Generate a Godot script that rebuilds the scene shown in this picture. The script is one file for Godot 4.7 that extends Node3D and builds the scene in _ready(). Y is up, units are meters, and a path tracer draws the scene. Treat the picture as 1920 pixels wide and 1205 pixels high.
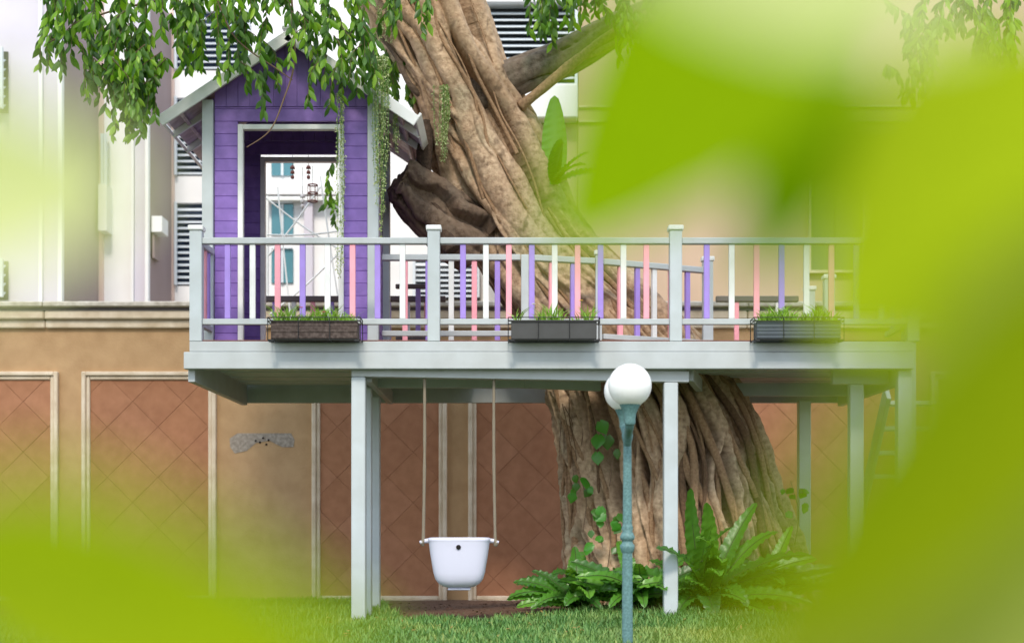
extends Node3D

var rng := RandomNumberGenerator.new()
var used := {}
var cache := {}
var M := {}
var lumps := FastNoiseLite.new()

func _ready():
	rng.seed = 11
	lumps.seed = 5; lumps.frequency = 1.0; lumps.fractal_octaves = 3
	# camera: a level tele lens shifted upwards, wide open, focused on the railing
	var at := CameraAttributesPhysical.new()
	at.frustum_focal_length = 100.0; at.exposure_aperture = 2.6; at.frustum_focus_distance = 13.3
	at.frustum_near = 0.05; at.frustum_far = 400.0
	var cam := Camera3D.new(); cam.name = "camera"
	cam.attributes = at
	add_child(cam)
	cam.position = Vector3(0, 0.906, 13.5)
	cam.set_frustum(0.416955 * 0.05, Vector2(0, 0.130623 * 0.05), 0.05, 400.0)
	cam.current = true
	# sky and sun: bright, thinly veiled tropical noon
	var env := Environment.new()
	env.background_mode = Environment.BG_SKY
	env.tonemap_mode = Environment.TONE_MAPPER_LINEAR
	env.tonemap_exposure = 2.1
	env.sdfgi_enabled = true; env.ssao_enabled = true; env.ssil_enabled = true
	var sky := ProceduralSkyMaterial.new()
	sky.sky_top_color = Color(0.82, 0.89, 0.97); sky.sky_horizon_color = Color(0.96, 0.97, 0.98); sky.sky_curve = 0.2
	sky.ground_bottom_color = Color(0.35, 0.36, 0.3); sky.ground_horizon_color = Color(0.8, 0.8, 0.78)
	env.sky = Sky.new(); env.sky.sky_material = sky
	env.background_energy_multiplier = 1.0
	var we := WorldEnvironment.new(); we.name = "world"; we.environment = env; add_child(we)
	var sun := DirectionalLight3D.new(); sun.name = "sun"
	sun.light_energy = 0.5; sun.light_angular_distance = 10.0; sun.light_color = Color(1.0, 0.96, 0.9); sun.shadow_enabled = true
	sun.basis = Basis.looking_at(Vector3(0.03, -0.8, -0.76))
	add_child(sun)
	materials()
	ground()
	garden_wall()
	buildings()
	deck()
	play_house()
	fig_tree()
	swing()
	lamp()
	planters()
	ferns()
	climbers()
	trailing_plants()
	ornaments()
	foreground()

# ---------- helpers

func numbered(n: String) -> String:
	used[n] = used.get(n, -1) + 1
	return n if used[n] == 0 else "%s_%03d" % [n, used[n]]

func tag(o, label := "", category := "", group := "", kind := ""):
	if label: o.set_meta("label", label)
	if category: o.set_meta("category", category)
	if group: o.set_meta("group", group)
	if kind: o.set_meta("kind", kind)
	return o

func thing(called: String, label: String, category: String, where := Vector3.ZERO, group := "") -> Node3D:
	var o := Node3D.new(); o.name = numbered(called); add_child(o, true); o.position = where
	return tag(o, label, category, group)

func part(called: String, mesh: Mesh, mat: Material, parent: Node, where := Vector3.ZERO, turn := Vector3.ZERO) -> MeshInstance3D:
	var o := MeshInstance3D.new(); o.name = numbered(called) if parent == self else called
	o.mesh = mesh; o.material_override = mat
	parent.add_child(o, true)
	o.position = where; o.rotation = turn
	return o

func tex(freq: float, lo: Color, hi: Color, octaves := 4, size := 512, kind := FastNoiseLite.TYPE_SIMPLEX_SMOOTH, sd := 1, mid := 0.5) -> NoiseTexture2D:
	var n := FastNoiseLite.new(); n.seed = sd; n.noise_type = kind; n.frequency = freq; n.fractal_octaves = octaves
	var t := NoiseTexture2D.new(); t.width = size; t.height = size; t.seamless = true; t.noise = n
	var g := Gradient.new(); g.set_color(0, lo); g.set_color(1, hi); g.add_point(mid, lo.lerp(hi, 0.5))
	t.color_ramp = g
	return t

func mat(called: String, c: Color, rough := 0.6, t: Texture2D = null, scale := 1.0, bump: Texture2D = null, depth := 0.0) -> StandardMaterial3D:
	var m := StandardMaterial3D.new()
	m.resource_name = called; m.albedo_color = c; m.roughness = rough
	if t or bump:
		m.uv1_triplanar = true; m.uv1_world_triplanar = true; m.uv1_scale = Vector3(scale, scale, scale)
	if t: m.albedo_texture = t
	if bump:
		m.heightmap_enabled = true; m.heightmap_texture = bump; m.heightmap_scale = depth
	M[called] = m
	return m

func leafy(called: String, c: Color, back: Color, rough := 0.45, t: Texture2D = null) -> StandardMaterial3D:
	var m := mat(called, c, rough, t, 6.0)
	m.backlight_enabled = true; m.backlight = back
	return m

func materials():
	var soft := tex(0.006, Color(0.935, 0.93, 0.92), Color(1, 1, 1), 5)
	var fine := tex(0.08, Color(0.3, 0.3, 0.3), Color(0.8, 0.8, 0.8), 3, 512, FastNoiseLite.TYPE_SIMPLEX_SMOOTH, 3)
	mat("grey_paint", Color(0.715, 0.735, 0.745), 0.5, soft, 0.9, fine, 0.02)
	mat("grey_shade", Color(0.82, 0.84, 0.84), 0.6, soft, 0.9)
	mat("post_paint", Color(0.74, 0.77, 0.785), 0.45, soft, 0.9, fine, 0.02)
	mat("white_paint", Color(0.91, 0.91, 0.91), 0.5, soft, 1.1)
	mat("pink_paint", Color(0.97, 0.65, 0.71), 0.5, soft, 1.3)
	mat("lilac_paint", Color(0.64, 0.53, 0.86), 0.5, soft, 1.3)
	mat("shaded_rail_joint", Color(0.42, 0.38, 0.38), 0.7, soft, 1.3)  # rail grey darkened to stand for backlit shade; also colours the coping joint
	var streak := tex(0.015, Color(0.86, 0.85, 0.88), Color(1, 1, 1), 4, 512, FastNoiseLite.TYPE_SIMPLEX, 9)
	for k in 3:
		mat("purple_%d" % k, [Color(0.54, 0.41, 0.735), Color(0.525, 0.40, 0.72), Color(0.555, 0.425, 0.745)][k], 0.5, streak, 0.8, fine, 0.03)
	mat("deck_wood", Color(0.56, 0.36, 0.30), 0.75, tex(0.02, Color(0.7, 0.68, 0.66), Color(1, 1, 1)), 1.0)
	mat("roof_board", Color(0.92, 0.87, 0.87), 0.7, tex(0.012, Color(0.7, 0.66, 0.66), Color(1, 1, 1), 5), 1.2)
	# wall
	var grain := tex(0.12, Color(0.2, 0.2, 0.2), Color(0.9, 0.9, 0.9), 3, 512, FastNoiseLite.TYPE_SIMPLEX_SMOOTH, 8)
	mat("stucco", Color(0.74, 0.605, 0.45), 0.98, tex(0.006, Color(0.91, 0.89, 0.87), Color(1, 1, 1), 8, 1024, FastNoiseLite.TYPE_SIMPLEX_SMOOTH, 4), 0.5, grain, 0.32)
	mat("cream", Color(0.89, 0.83, 0.75), 0.8, tex(0.01, Color(0.84, 0.80, 0.74), Color(1, 1, 1), 6, 512, FastNoiseLite.TYPE_SIMPLEX_SMOOTH, 6), 0.7, grain, 0.1)
	mat("coping_grey", Color(0.84, 0.81, 0.77), 0.85, tex(0.02, Color(0.72, 0.69, 0.65), Color(1, 1, 1), 6, 512, FastNoiseLite.TYPE_SIMPLEX_SMOOTH, 7), 0.6)
	mat("grout", Color(0.65, 0.45, 0.34), 0.95)
	var clay := tex(0.009, Color(0.90, 0.88, 0.86), Color(1, 1, 1), 6, 1024, FastNoiseLite.TYPE_SIMPLEX_SMOOTH, 12)
	for k in 4:
		mat("clay_%d" % k, [Color(0.675, 0.47, 0.345), Color(0.66, 0.455, 0.33), Color(0.69, 0.485, 0.36), Color(0.67, 0.465, 0.335)][k], 0.85, clay, 0.6, grain, 0.06)
	mat("scar", Color(0.70, 0.655, 0.605), 0.95, tex(0.03, Color(0.75, 0.73, 0.72), Color(1, 1, 1)), 1.2, grain, 0.5)
	mat("dark_hole", Color(0.1, 0.08, 0.07), 1.0)
	# buildings
	mat("render_white", Color(0.93, 0.93, 0.94), 0.8, soft, 0.2)
	mat("render_lilac", Color(0.82, 0.80, 0.85), 0.85, soft, 0.2)
	mat("render_mauve_shade", Color(0.60, 0.53, 0.53), 0.9, soft, 0.2)  # shade on the right-turned side walls, put into a mauve tone
	mat("render_pink", Color(0.87, 0.77, 0.73), 0.85, soft, 0.2)
	mat("render_beige", Color(0.76, 0.66, 0.57), 0.9, soft, 0.2, grain, 0.1)
	mat("slat_metal", Color(0.82, 0.85, 0.88), 0.35)
	mat("black_void", Color(0.07, 0.09, 0.12), 0.6)
	mat("blue_void", Color(0.16, 0.24, 0.36), 0.5)
	mat("blue_dark", Color(0.25, 0.33, 0.44), 0.35)
	var g := mat("teal_glass", Color(0.33, 0.52, 0.56), 0.12); g.metallic = 0.35
	mat("window_green", Color(0.42, 0.46, 0.34), 0.25)
	# trees, plants
	var knots := tex(0.05, Color(0.1, 0.1, 0.1), Color(0.95, 0.95, 0.95), 6, 1024, FastNoiseLite.TYPE_SIMPLEX_SMOOTH, 21)
	var b := mat("bark", Color(1, 1, 1), 0.9, tex(0.02, Color(0.58, 0.53, 0.48), Color(1, 1, 1), 7, 1024, FastNoiseLite.TYPE_SIMPLEX_SMOOTH, 22, 0.35), 0.8, knots, 0.6)
	b.vertex_color_use_as_albedo = true
	mat("dark_bark", Color(0.40, 0.32, 0.26), 0.95, tex(0.03, Color(0.5, 0.46, 0.42), Color(1, 1, 1), 5, 512, FastNoiseLite.TYPE_SIMPLEX_SMOOTH, 23), 1.4, knots, 1.4)
	mat("limb_bark", Color(0.47, 0.40, 0.34), 0.95, tex(0.03, Color(0.55, 0.52, 0.48), Color(1, 1, 1), 5, 512, FastNoiseLite.TYPE_SIMPLEX_SMOOTH, 24), 1.4, knots, 1.0)
	mat("root_bark", Color(0.70, 0.57, 0.44), 0.9, tex(0.03, Color(0.66, 0.62, 0.58), Color(1, 1, 1), 5, 512, FastNoiseLite.TYPE_SIMPLEX_SMOOTH, 25), 1.6, knots, 0.8)
	mat("root_dark", Color(0.52, 0.41, 0.31), 0.95, tex(0.03, Color(0.6, 0.56, 0.52), Color(1, 1, 1), 5, 512, FastNoiseLite.TYPE_SIMPLEX_SMOOTH, 26), 1.6, knots, 0.8)
	mat("twig", Color(0.45, 0.36, 0.28), 0.9)
	for k in 6:
		leafy("fig_leaf_%d" % k, [Color(0.32, 0.49, 0.08), Color(0.40, 0.58, 0.09), Color(0.51, 0.68, 0.11), Color(0.26, 0.40, 0.10), Color(0.63, 0.76, 0.16), Color(0.35, 0.50, 0.12)][k], Color(0.75, 0.95, 0.2), 0.35)
	var lm := leafy("leaf_mass", Color(1, 1, 1), Color(0.75, 0.85, 0.3), 0.4); lm.vertex_color_use_as_albedo = true
	for k in 4:
		leafy("fern_%d" % k, [Color(0.24, 0.42, 0.13), Color(0.29, 0.48, 0.15), Color(0.20, 0.36, 0.13), Color(0.36, 0.55, 0.18)][k], Color(0.4, 0.6, 0.12), 0.38)
	mat("fern_rib", Color(0.25, 0.30, 0.14), 0.6)
	leafy("heart_leaf", Color(0.22, 0.47, 0.12), Color(0.4, 0.65, 0.1), 0.4)
	leafy("box_grass", Color(0.46, 0.62, 0.20), Color(0.5, 0.6, 0.15), 0.5)
	var tm := leafy("trail_leaf", Color(1, 1, 1), Color(0.6, 0.65, 0.4), 0.6); tm.vertex_color_use_as_albedo = true
	# ground
	mat("lawn_soil", Color(0.36, 0.43, 0.2), 1.0, tex(0.03, Color(0.55, 0.55, 0.5), Color(1, 1, 1), 6, 1024), 0.6)
	mat("mulch", Color(0.52, 0.39, 0.30), 1.0, tex(0.08, Color(0.5, 0.47, 0.45), Color(1, 1, 1), 5, 1024, FastNoiseLite.TYPE_CELLULAR), 1.0, grain, 1.5)
	var gm := leafy("grass", Color(1, 1, 1), Color(0.5, 0.6, 0.2), 0.6); gm.vertex_color_use_as_albedo = true
	mat("dry_leaf", Color(0.62, 0.50, 0.30), 0.9)
	# fittings
	mat("verdigris", Color(0.43, 0.58, 0.58), 0.55, tex(0.04, Color(0.6, 0.66, 0.66), Color(1, 1, 1), 5, 512, FastNoiseLite.TYPE_SIMPLEX_SMOOTH, 31), 2.0, grain, 0.05)
	var op := mat("opal", Color(0.97, 0.97, 0.97), 0.25)
	op.backlight_enabled = true; op.backlight = Color(0.6, 0.6, 0.6)
	mat("plastic", Color(0.82, 0.82, 0.89), 0.4)
	mat("rope", Color(0.90, 0.83, 0.72), 0.9, fine, 8.0)
	mat("white_rope", Color(0.9, 0.9, 0.9), 0.9)
	mat("wire", Color(0.06, 0.06, 0.065), 0.5)
	mat("planter_brown", Color(0.40, 0.35, 0.33), 0.9, tex(0.02, Color(0.55, 0.5, 0.48), Color(1, 1, 1)), 2.0)
	mat("planter_dark", Color(0.29, 0.29, 0.29), 0.85, soft, 2.0)
	mat("planter_blue", Color(0.30, 0.33, 0.36), 0.8, soft, 2.0)
	mat("steel", Color(0.75, 0.74, 0.76), 0.4)
	mat("ornament_red", Color(0.42, 0.22, 0.2), 0.6)

# a face of a convex body, turned outwards from its middle
func face(st: SurfaceTool, pts: Array, middle: Vector3):
	var c := Vector3.ZERO
	for p in pts: c += p
	c /= pts.size()
	var n: Vector3 = (pts[1] - pts[0]).cross(pts[2] - pts[0]).normalized()
	var q := pts.duplicate()
	if n.dot(c - middle) > 0: q.reverse()
	else: n = -n
	st.set_normal(n)
	for k in range(1, q.size() - 1):
		for v in [q[0], q[k], q[k + 1]]: st.add_vertex(v)

func begin() -> SurfaceTool:
	var st := SurfaceTool.new(); st.begin(Mesh.PRIMITIVE_TRIANGLES)
	return st

func add_box(st: SurfaceTool, c: Vector3, s: Vector3, b := 0.004, turn := Basis.IDENTITY):
	var h := s / 2.0
	b = minf(b, minf(h.x, minf(h.y, h.z)) * 0.6)
	var faces := []
	for a in 3:
		var u := (a + 1) % 3
		var w := (a + 2) % 3
		for sg in [-1.0, 1.0]:
			var f := []
			for k in [[-1, -1], [1, -1], [1, 1], [-1, 1]]:
				var p := Vector3.ZERO
				p[a] = sg * h[a]; p[u] = k[0] * (h[u] - b); p[w] = k[1] * (h[w] - b)
				f.append(p)
			faces.append(f)
		for s1 in [-1.0, 1.0]:
			for s2 in [-1.0, 1.0]:
				var f := []
				for k in [[0, -1], [0, 1], [1, 1], [1, -1]]:
					var p := Vector3.ZERO
					p[u] = s1 * (h[u] - (b if k[0] else 0.0)); p[w] = s2 * (h[w] - (0.0 if k[0] else b)); p[a] = k[1] * (h[a] - b)
					f.append(p)
				faces.append(f)
	for sx in [-1.0, 1.0]:
		for sy in [-1.0, 1.0]:
			for sz in [-1.0, 1.0]:
				faces.append([Vector3(sx * h.x, sy * (h.y - b), sz * (h.z - b)), Vector3(sx * (h.x - b), sy * h.y, sz * (h.z - b)), Vector3(sx * (h.x - b), sy * (h.y - b), sz * h.z)])
	for f in faces:
		var g := []
		for p in f: g.append(c + turn * p)
		face(st, g, c)

func box(s: Vector3, b := 0.004) -> ArrayMesh:
	var key := "%.3f %.3f %.3f %.4f" % [s.x, s.y, s.z, b]
	if not cache.has(key):
		var st := begin(); add_box(st, Vector3.ZERO, s, b)
		cache[key] = st.commit()
	return cache[key]

# a board between two corner points
func slab(called: String, m: String, parent: Node, x0: float, x1: float, y0: float, y1: float, z0: float, z1: float, b := 0.004) -> MeshInstance3D:
	return part(called, box(Vector3(absf(x1 - x0), absf(y1 - y0), absf(z1 - z0)), b), M[m], parent, Vector3((x0 + x1) / 2, (y0 + y1) / 2, (z0 + z1) / 2) - (parent.position if parent != self and parent.get_parent() == self else Vector3.ZERO))

# a beam of the given section from a to b
func beam(called: String, m: String, parent: Node, a: Vector3, b: Vector3, w: float, h: float) -> MeshInstance3D:
	var d := b - a
	var o := part(called, box(Vector3(w, h, d.length()), 0.005), M[m], parent, (a + b) / 2 - (parent.position if parent != self and parent.get_parent() == self else Vector3.ZERO))
	o.basis = Basis.looking_at(d.normalized(), Vector3.UP if absf(d.normalized().y) < 0.95 else Vector3.BACK)
	return o

# a flat convex outline in x,y given thickness along z
func prism(outline: PackedVector2Array, z0: float, z1: float, bevel := 0.0) -> ArrayMesh:
	var st := begin()
	var c := Vector2.ZERO
	for p in outline: c += p
	c /= outline.size()
	var mid := Vector3(c.x, c.y, (z0 + z1) / 2)
	var front := []
	var edge := []
	var back := []
	for p in outline:
		var q := p + (c - p).normalized() * bevel
		front.append(Vector3(q.x, q.y, z1)); edge.append(Vector3(p.x, p.y, z1 - bevel)); back.append(Vector3(p.x, p.y, z0))
	face(st, front, mid); face(st, back, mid)
	for k in outline.size():
		var j := (k + 1) % outline.size()
		face(st, [edge[k], edge[j], back[j], back[k]], mid)
		if bevel > 0: face(st, [front[k], front[j], edge[j], edge[k]], mid)
	return st.commit()

# rows of points skinned over; closed rings when round is set
func skin(rows: Array, round := false, colors: Array = [], into: SurfaceTool = null) -> ArrayMesh:
	var nu: int = rows[0].size()
	var nv := rows.size()
	var verts := PackedVector3Array()
	var cols := PackedColorArray()
	for r in rows: verts.append_array(r)
	for r in colors: cols.append_array(r)
	var idx := PackedInt32Array()
	var last := nu if round else nu - 1
	var flip := false
	if round:
		var ctr := Vector3.ZERO
		var v := nv / 2 if nv > 2 else 0
		for p in rows[v]: ctr += p
		ctr /= nu
		var a: Vector3 = rows[v][0]
		var nn: Vector3 = (rows[v][1] - a).cross(rows[mini(v + 1, nv - 1)][0] - a)
		flip = nn.dot(a - ctr) > 0
	for v in nv - 1:
		for u in last:
			var a := v * nu + u
			var b := v * nu + (u + 1) % nu
			var c := a + nu
			var d := b + nu
			if flip: idx.append_array(PackedInt32Array([a, c, b, b, c, d]))
			else: idx.append_array(PackedInt32Array([a, b, c, b, d, c]))
	var norms := PackedVector3Array(); norms.resize(verts.size())
	for k in range(0, idx.size(), 3):
		var n := (verts[idx[k + 2]] - verts[idx[k]]).cross(verts[idx[k + 1]] - verts[idx[k]])
		norms[idx[k]] += n; norms[idx[k + 1]] += n; norms[idx[k + 2]] += n
	for k in norms.size(): norms[k] = norms[k].normalized() if norms[k].length_squared() > 0 else Vector3.UP
	var arr := []; arr.resize(Mesh.ARRAY_MAX)
	arr[Mesh.ARRAY_VERTEX] = verts; arr[Mesh.ARRAY_NORMAL] = norms; arr[Mesh.ARRAY_INDEX] = idx
	if cols.size(): arr[Mesh.ARRAY_COLOR] = cols
	var m := ArrayMesh.new()
	m.add_surface_from_arrays(Mesh.PRIMITIVE_TRIANGLES, arr)
	if into: into.append_from(m, 0, Transform3D.IDENTITY)
	return m

func spline(a: Array, t: float):
	var n := a.size() - 1
	var f := clampf(t, 0, 1) * n
	var k := mini(int(f), n - 1)
	var u := f - k
	var p0 = a[maxi(k - 1, 0)]
	var p1 = a[k]
	var p2 = a[k + 1]
	var p3 = a[mini(k + 2, n)]
	return 0.5 * ((2.0 * p1) + (p2 - p0) * u + (2.0 * p0 - 5.0 * p1 + 4.0 * p2 - p3) * u * u + (3.0 * p1 - p0 - 3.0 * p2 + p3) * u * u * u)

func tube(pts: Array, r0: float, r1: float, sides := 7, steps := 0, into: SurfaceTool = null, lumpy := 0.0) -> ArrayMesh:
	var n := steps if steps else (pts.size() - 1) * 4
	var rows := []
	var up := Vector3(0.31, 0.2, 0.93).normalized()
	for k in n + 1:
		var t := float(k) / n
		var p: Vector3 = spline(pts, t)
		var d: Vector3 = (spline(pts, minf(t + 0.01, 1)) - spline(pts, maxf(t - 0.01, 0))).normalized()
		var x := d.cross(up).normalized()
		var y := x.cross(d)
		var r := lerpf(r0, r1, t)
		if lumpy > 0: r *= 1.0 + lumpy * lumps.get_noise_3dv(p * 6.0)
		if k == 0 or k == n:
			var cap := PackedVector3Array()
			for j in sides: cap.append(p)
			if k == 0: rows.append(cap)
		var ring := PackedVector3Array()
		for j in sides:
			var a := TAU * j / sides
			ring.append(p + (x * cos(a) + y * sin(a)) * r)
		rows.append(ring)
		if k == n:
			var cap := PackedVector3Array()
			for j in sides: cap.append(p)
			rows.append(cap)
	return skin(rows, true, [], into)

func lathe(prof: Array, sides := 24, squash := 1.0) -> ArrayMesh:
	var rows := []
	for p in prof:
		var ring := PackedVector3Array()
		for j in sides:
			var a := TAU * j / sides
			ring.append(Vector3(cos(a) * p.x, p.y, sin(a) * p.x * squash))
		rows.append(ring)
	return skin(rows, true)

func ball(r: float) -> SphereMesh:
	var s := SphereMesh.new(); s.radius = r; s.height = 2 * r; s.radial_segments = 40; s.rings = 20
	return s

func many(called: String, mesh: Mesh, m: Material, places: Array, tints: Array, parent: Node) -> MultiMeshInstance3D:
	var mm := MultiMesh.new(); mm.transform_format = MultiMesh.TRANSFORM_3D
	mm.use_colors = tints.size() > 0
	mm.mesh = mesh; mm.instance_count = places.size()
	for k in places.size():
		mm.set_instance_transform(k, places[k])
		if tints.size(): mm.set_instance_color(k, tints[k])
	var o := MultiMeshInstance3D.new(); o.name = numbered(called) if parent == self else called
	o.multimesh = mm; o.material_override = m; parent.add_child(o, true)
	return tag(o, "", "", "", "stuff")

# ---------- ground

func rise(x: float, z: float) -> float:
	return 0.14 * exp(-(pow(x - 1.3, 2) / 2.2 + pow(z + 1.5, 2) / 2.6)) + 0.012 * lumps.get_noise_2d(x * 1.7, z * 1.7)

func bare(x: float, z: float) -> float:
	# 1 on the mulch round the tree and under the deck, 0 on the lawn
	var n := lumps.get_noise_2d(x * 1.3 + 40, z * 1.3) * 0.7 + lumps.get_noise_2d(x * 5.0, z * 5.0) * 0.35
	var edge := -0.55 + 0.4 * exp(-pow(x + 0.25, 2) / 0.4) - 0.08 * sin(x * 2.3) - 3.2 * (1.0 - smoothstep(-1.6, -0.9, x))
	return clampf((edge - z) * 1.6 + n + 0.5, 0, 1) if x < 4.5 else 0.0

func ground():
	var rows := []
	for k in 45:
		var z := lerpf(-5.2, 3.6, k / 44.0)
		var r := PackedVector3Array()
		for j in 61:
			var x := lerpf(-6.0, 6.0, j / 60.0)
			r.append(Vector3(x, rise(x, z), z))
		rows.append(r)
	tag(part("mulch_bed", skin(rows), M.mulch, self), "brown mulch and bare soil under the deck and round the fig", "", "", "structure")
	var st := begin()
	var far := []
	for z in [-300.0, -5.19]:
		far.append(PackedVector3Array([Vector3(-300, -0.03, z), Vector3(300, -0.03, z)]))
	skin(far, false, [], st)
	far = []
	for z in [3.59, 300.0]:
		far.append(PackedVector3Array([Vector3(-300, -0.02, z), Vector3(300, -0.02, z)]))
	skin(far, false, [], st)
	for s in [-1, 1]:
		skin([PackedVector3Array([Vector3(s * 5.99, -0.03, -5.19), Vector3(s * 300, -0.03, -5.19)]), PackedVector3Array([Vector3(s * 5.99, -0.03, 3.59), Vector3(s * 300, -0.03, 3.59)])], false, [], st)
	tag(part("ground", st.commit(), M.lawn_soil, self), "", "", "", "structure")
	var blade := begin()
	for k in 5:
		var a := k * 1.26 + 0.3
		var d := Vector3(cos(a), 0, sin(a))
		var w := Vector3(-d.z, 0, d.x) * 0.005
		var o := d * 0.012
		var hgt := [1.0, 0.8, 0.9, 0.65, 0.75][k] as float
		var p1 := o + d * 0.012 + Vector3(0, 0.04 * hgt, 0)
		var p2 := o + d * 0.04 + Vector3(0, 0.075 * hgt, 0)
		skin([PackedVector3Array([o - w, o + w]), PackedVector3Array([p1 - w * 0.9, p1 + w * 0.9]), PackedVector3Array([p2 - w * 0.1, p2 + w * 0.1])], false, [], blade)
	var places := []
	var tints := []
	for k in 46000:
		var x := rng.randf_range(-4.6, 4.6)
		var z := rng.randf_range(-4.5, 3.0)
		var b := bare(x, z)
		if rng.randf() < b * 1.35 - 0.1: continue
		var s := rng.randf_range(0.6, 1.45) * (1.0 - 0.4 * b)
		places.append(Transform3D(Basis.from_euler(Vector3(rng.randf_range(-0.3, 0.3), rng.randf() * TAU, rng.randf_range(-0.3, 0.3))).scaled(Vector3(s, s, s)), Vector3(x, rise(x, z), z)))
		var v := rng.randf()
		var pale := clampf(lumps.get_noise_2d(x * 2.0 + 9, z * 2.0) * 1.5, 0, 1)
		tints.append(Color(0.06, 0.165, 0.038).lerp(Color(0.14, 0.29, 0.06), v).lerp(Color(0.36, 0.40, 0.10), pale * 0.5 + 0.45 * smoothstep(0.9, 1.6, z) * smoothstep(0.3, 1.4, x) + (0.6 if rng.randf() < 0.05 else 0.0)))  # the front right blend paints a patch of sun into the blades
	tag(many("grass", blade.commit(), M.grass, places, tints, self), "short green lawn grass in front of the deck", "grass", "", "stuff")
	var lit := []
	for k in 900:
		var x := rng.randf_range(-2.2, 3.2)
		var z := rng.randf_range(-3.8, -0.2)
		if bare(x, z) < 0.5: continue
		var s := rng.randf_range(0.3, 0.9)
		lit.append(Transform3D(Basis.from_euler(Vector3(rng.randf_range(-0.5, 0.5) + PI / 2, rng.randf() * TAU, 0)).scaled(Vector3(s, s, s)), Vector3(x, rise(x, z) + 0.012, z)))
	tag(many("leaf_litter", leaf_shape(0.09, 0.04, 0.5), mat("litter", Color(0.33, 0.22, 0.16), 0.95), lit, [], self), "brown leaf litter on the soil under the tree house", "leaf litter", "", "stuff")
	var dropped := []
	for k in 130:
		var x := rng.randf_range(-2.4, 3.2)
		var z := rng.randf_range(-0.6, 2.2)
		var s := rng.randf_range(0.35, 0.8)
		dropped.append(Transform3D(Basis.from_euler(Vector3(rng.randf_range(-0.5, 0.5) + PI / 2, rng.randf() * TAU, 0)).scaled(Vector3(s, s, s)), Vector3(x, rise(x, z) + rng.randf_range(0.05, 0.08), z)))
	tag(many("lawn_litter", leaf_shape(0.09, 0.045, 0.6), mat("litter_tan", Color(0.55, 0.45, 0.24), 0.95), dropped, [], self), "small dead leaves scattered over the lawn", "leaf litter", "", "stuff")
	var spots := [[-1.7152, 1.2, "pale fallen leaf on the lawn left of the front swing post"], [1.8599, 1.0, "dry fallen leaf on the lawn right of the lamp post"], [-0.6197, 1.4, "small curled dry leaf on the grass below the white swing"]]
	for s in spots:
		tag(part("fallen_leaf", leaf_shape(0.12, 0.06, 0.7), M.dry_leaf, self, Vector3(s[0], rise(s[0], s[1]) + 0.07, s[1]), Vector3(1.3, s[1] * 9.0, 0.2)), s[2], "leaf")

# ---------- garden wall

func garden_wall():
	var zf := -4.6
	var w := thing("garden_wall", "tan stucco garden wall with terracotta tile panels behind the deck", "wall", Vector3(0, 0, zf))
	var left := -8.0
	var right := 9.0
	var top: float = 3.2108
	slab("wall_face", "stucco", w, left, right, -0.3, top, zf - 0.3, zf)
	# coping: slab, dark joint, two mouldings; in lengths with joints
	var cuts := [left, -8.0166, -5.4738, -2.7557, 0, 2.7557, 5.5114, right]
	for k in cuts.size() - 1:
		var a: float = cuts[k] + 0.004
		var b: float = cuts[k + 1] - 0.004
		slab("coping", "coping_grey", w, a, b, 3.4237, 3.4863, zf - 0.4, zf + 0.16, 0.012)
		slab("coping_moulding", "cream", w, a, b, 3.2859, 3.3861, zf - 0.34, zf + 0.10, 0.015)
		slab("coping_moulding", "cream", w, a, b, 3.1857, 3.2828, zf - 0.32, zf + 0.05, 0.012)
	slab("coping_joint", "shaded_rail_joint", w, left, right, 3.383, 3.4268, zf - 0.35, zf + 0.085)
	# panels: [outer frame left, outer frame right]
	var base: float = -0.046
	for p in [[-6.9519, -5.3235], [-5.048, -3.4697], [-2.3486, -0.7641], [-0.5136, 4.6346], [4.9164, 7.4529]]:
		panel(w, p[0], p[1], base, 2.6784, zf)
	# scar of filler where something was taken off
	var blob := PackedVector2Array()
	for q in [[430, 822], [445, 812], [545, 812], [552, 824], [550, 838], [528, 838], [505, 826], [480, 830], [462, 845], [440, 850], [431, 838]]:
		blob.append(Vector2((q[0] - 960) / 159.669, 0.906 + (980 - q[1]) / 159.669))
	var st := begin()
	for tri in Geometry2D.decompose_polygon_in_convex(blob):
		var pm := prism(tri, 0.0, 0.004)
		st.append_from(pm, 0, Transform3D.IDENTITY)
	part("plaster_patch", st.commit(), M.scar, w)
	for q in [Vector2(-3.0125, 1.8705), Vector2(-2.9624, 1.8517), Vector2(-2.8872, 1.8267), Vector2(-2.8622, 1.8768), Vector2(-2.9248, 1.9018)]:
		var c := part("screw_hole", lathe([Vector2(0, 0.012), Vector2(0.012, 0.011), Vector2(0.012, 0)], 10), M.dark_hole, w, Vector3(q.x, q.y, 0.0), Vector3(PI / 2, 0, 0))

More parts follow.
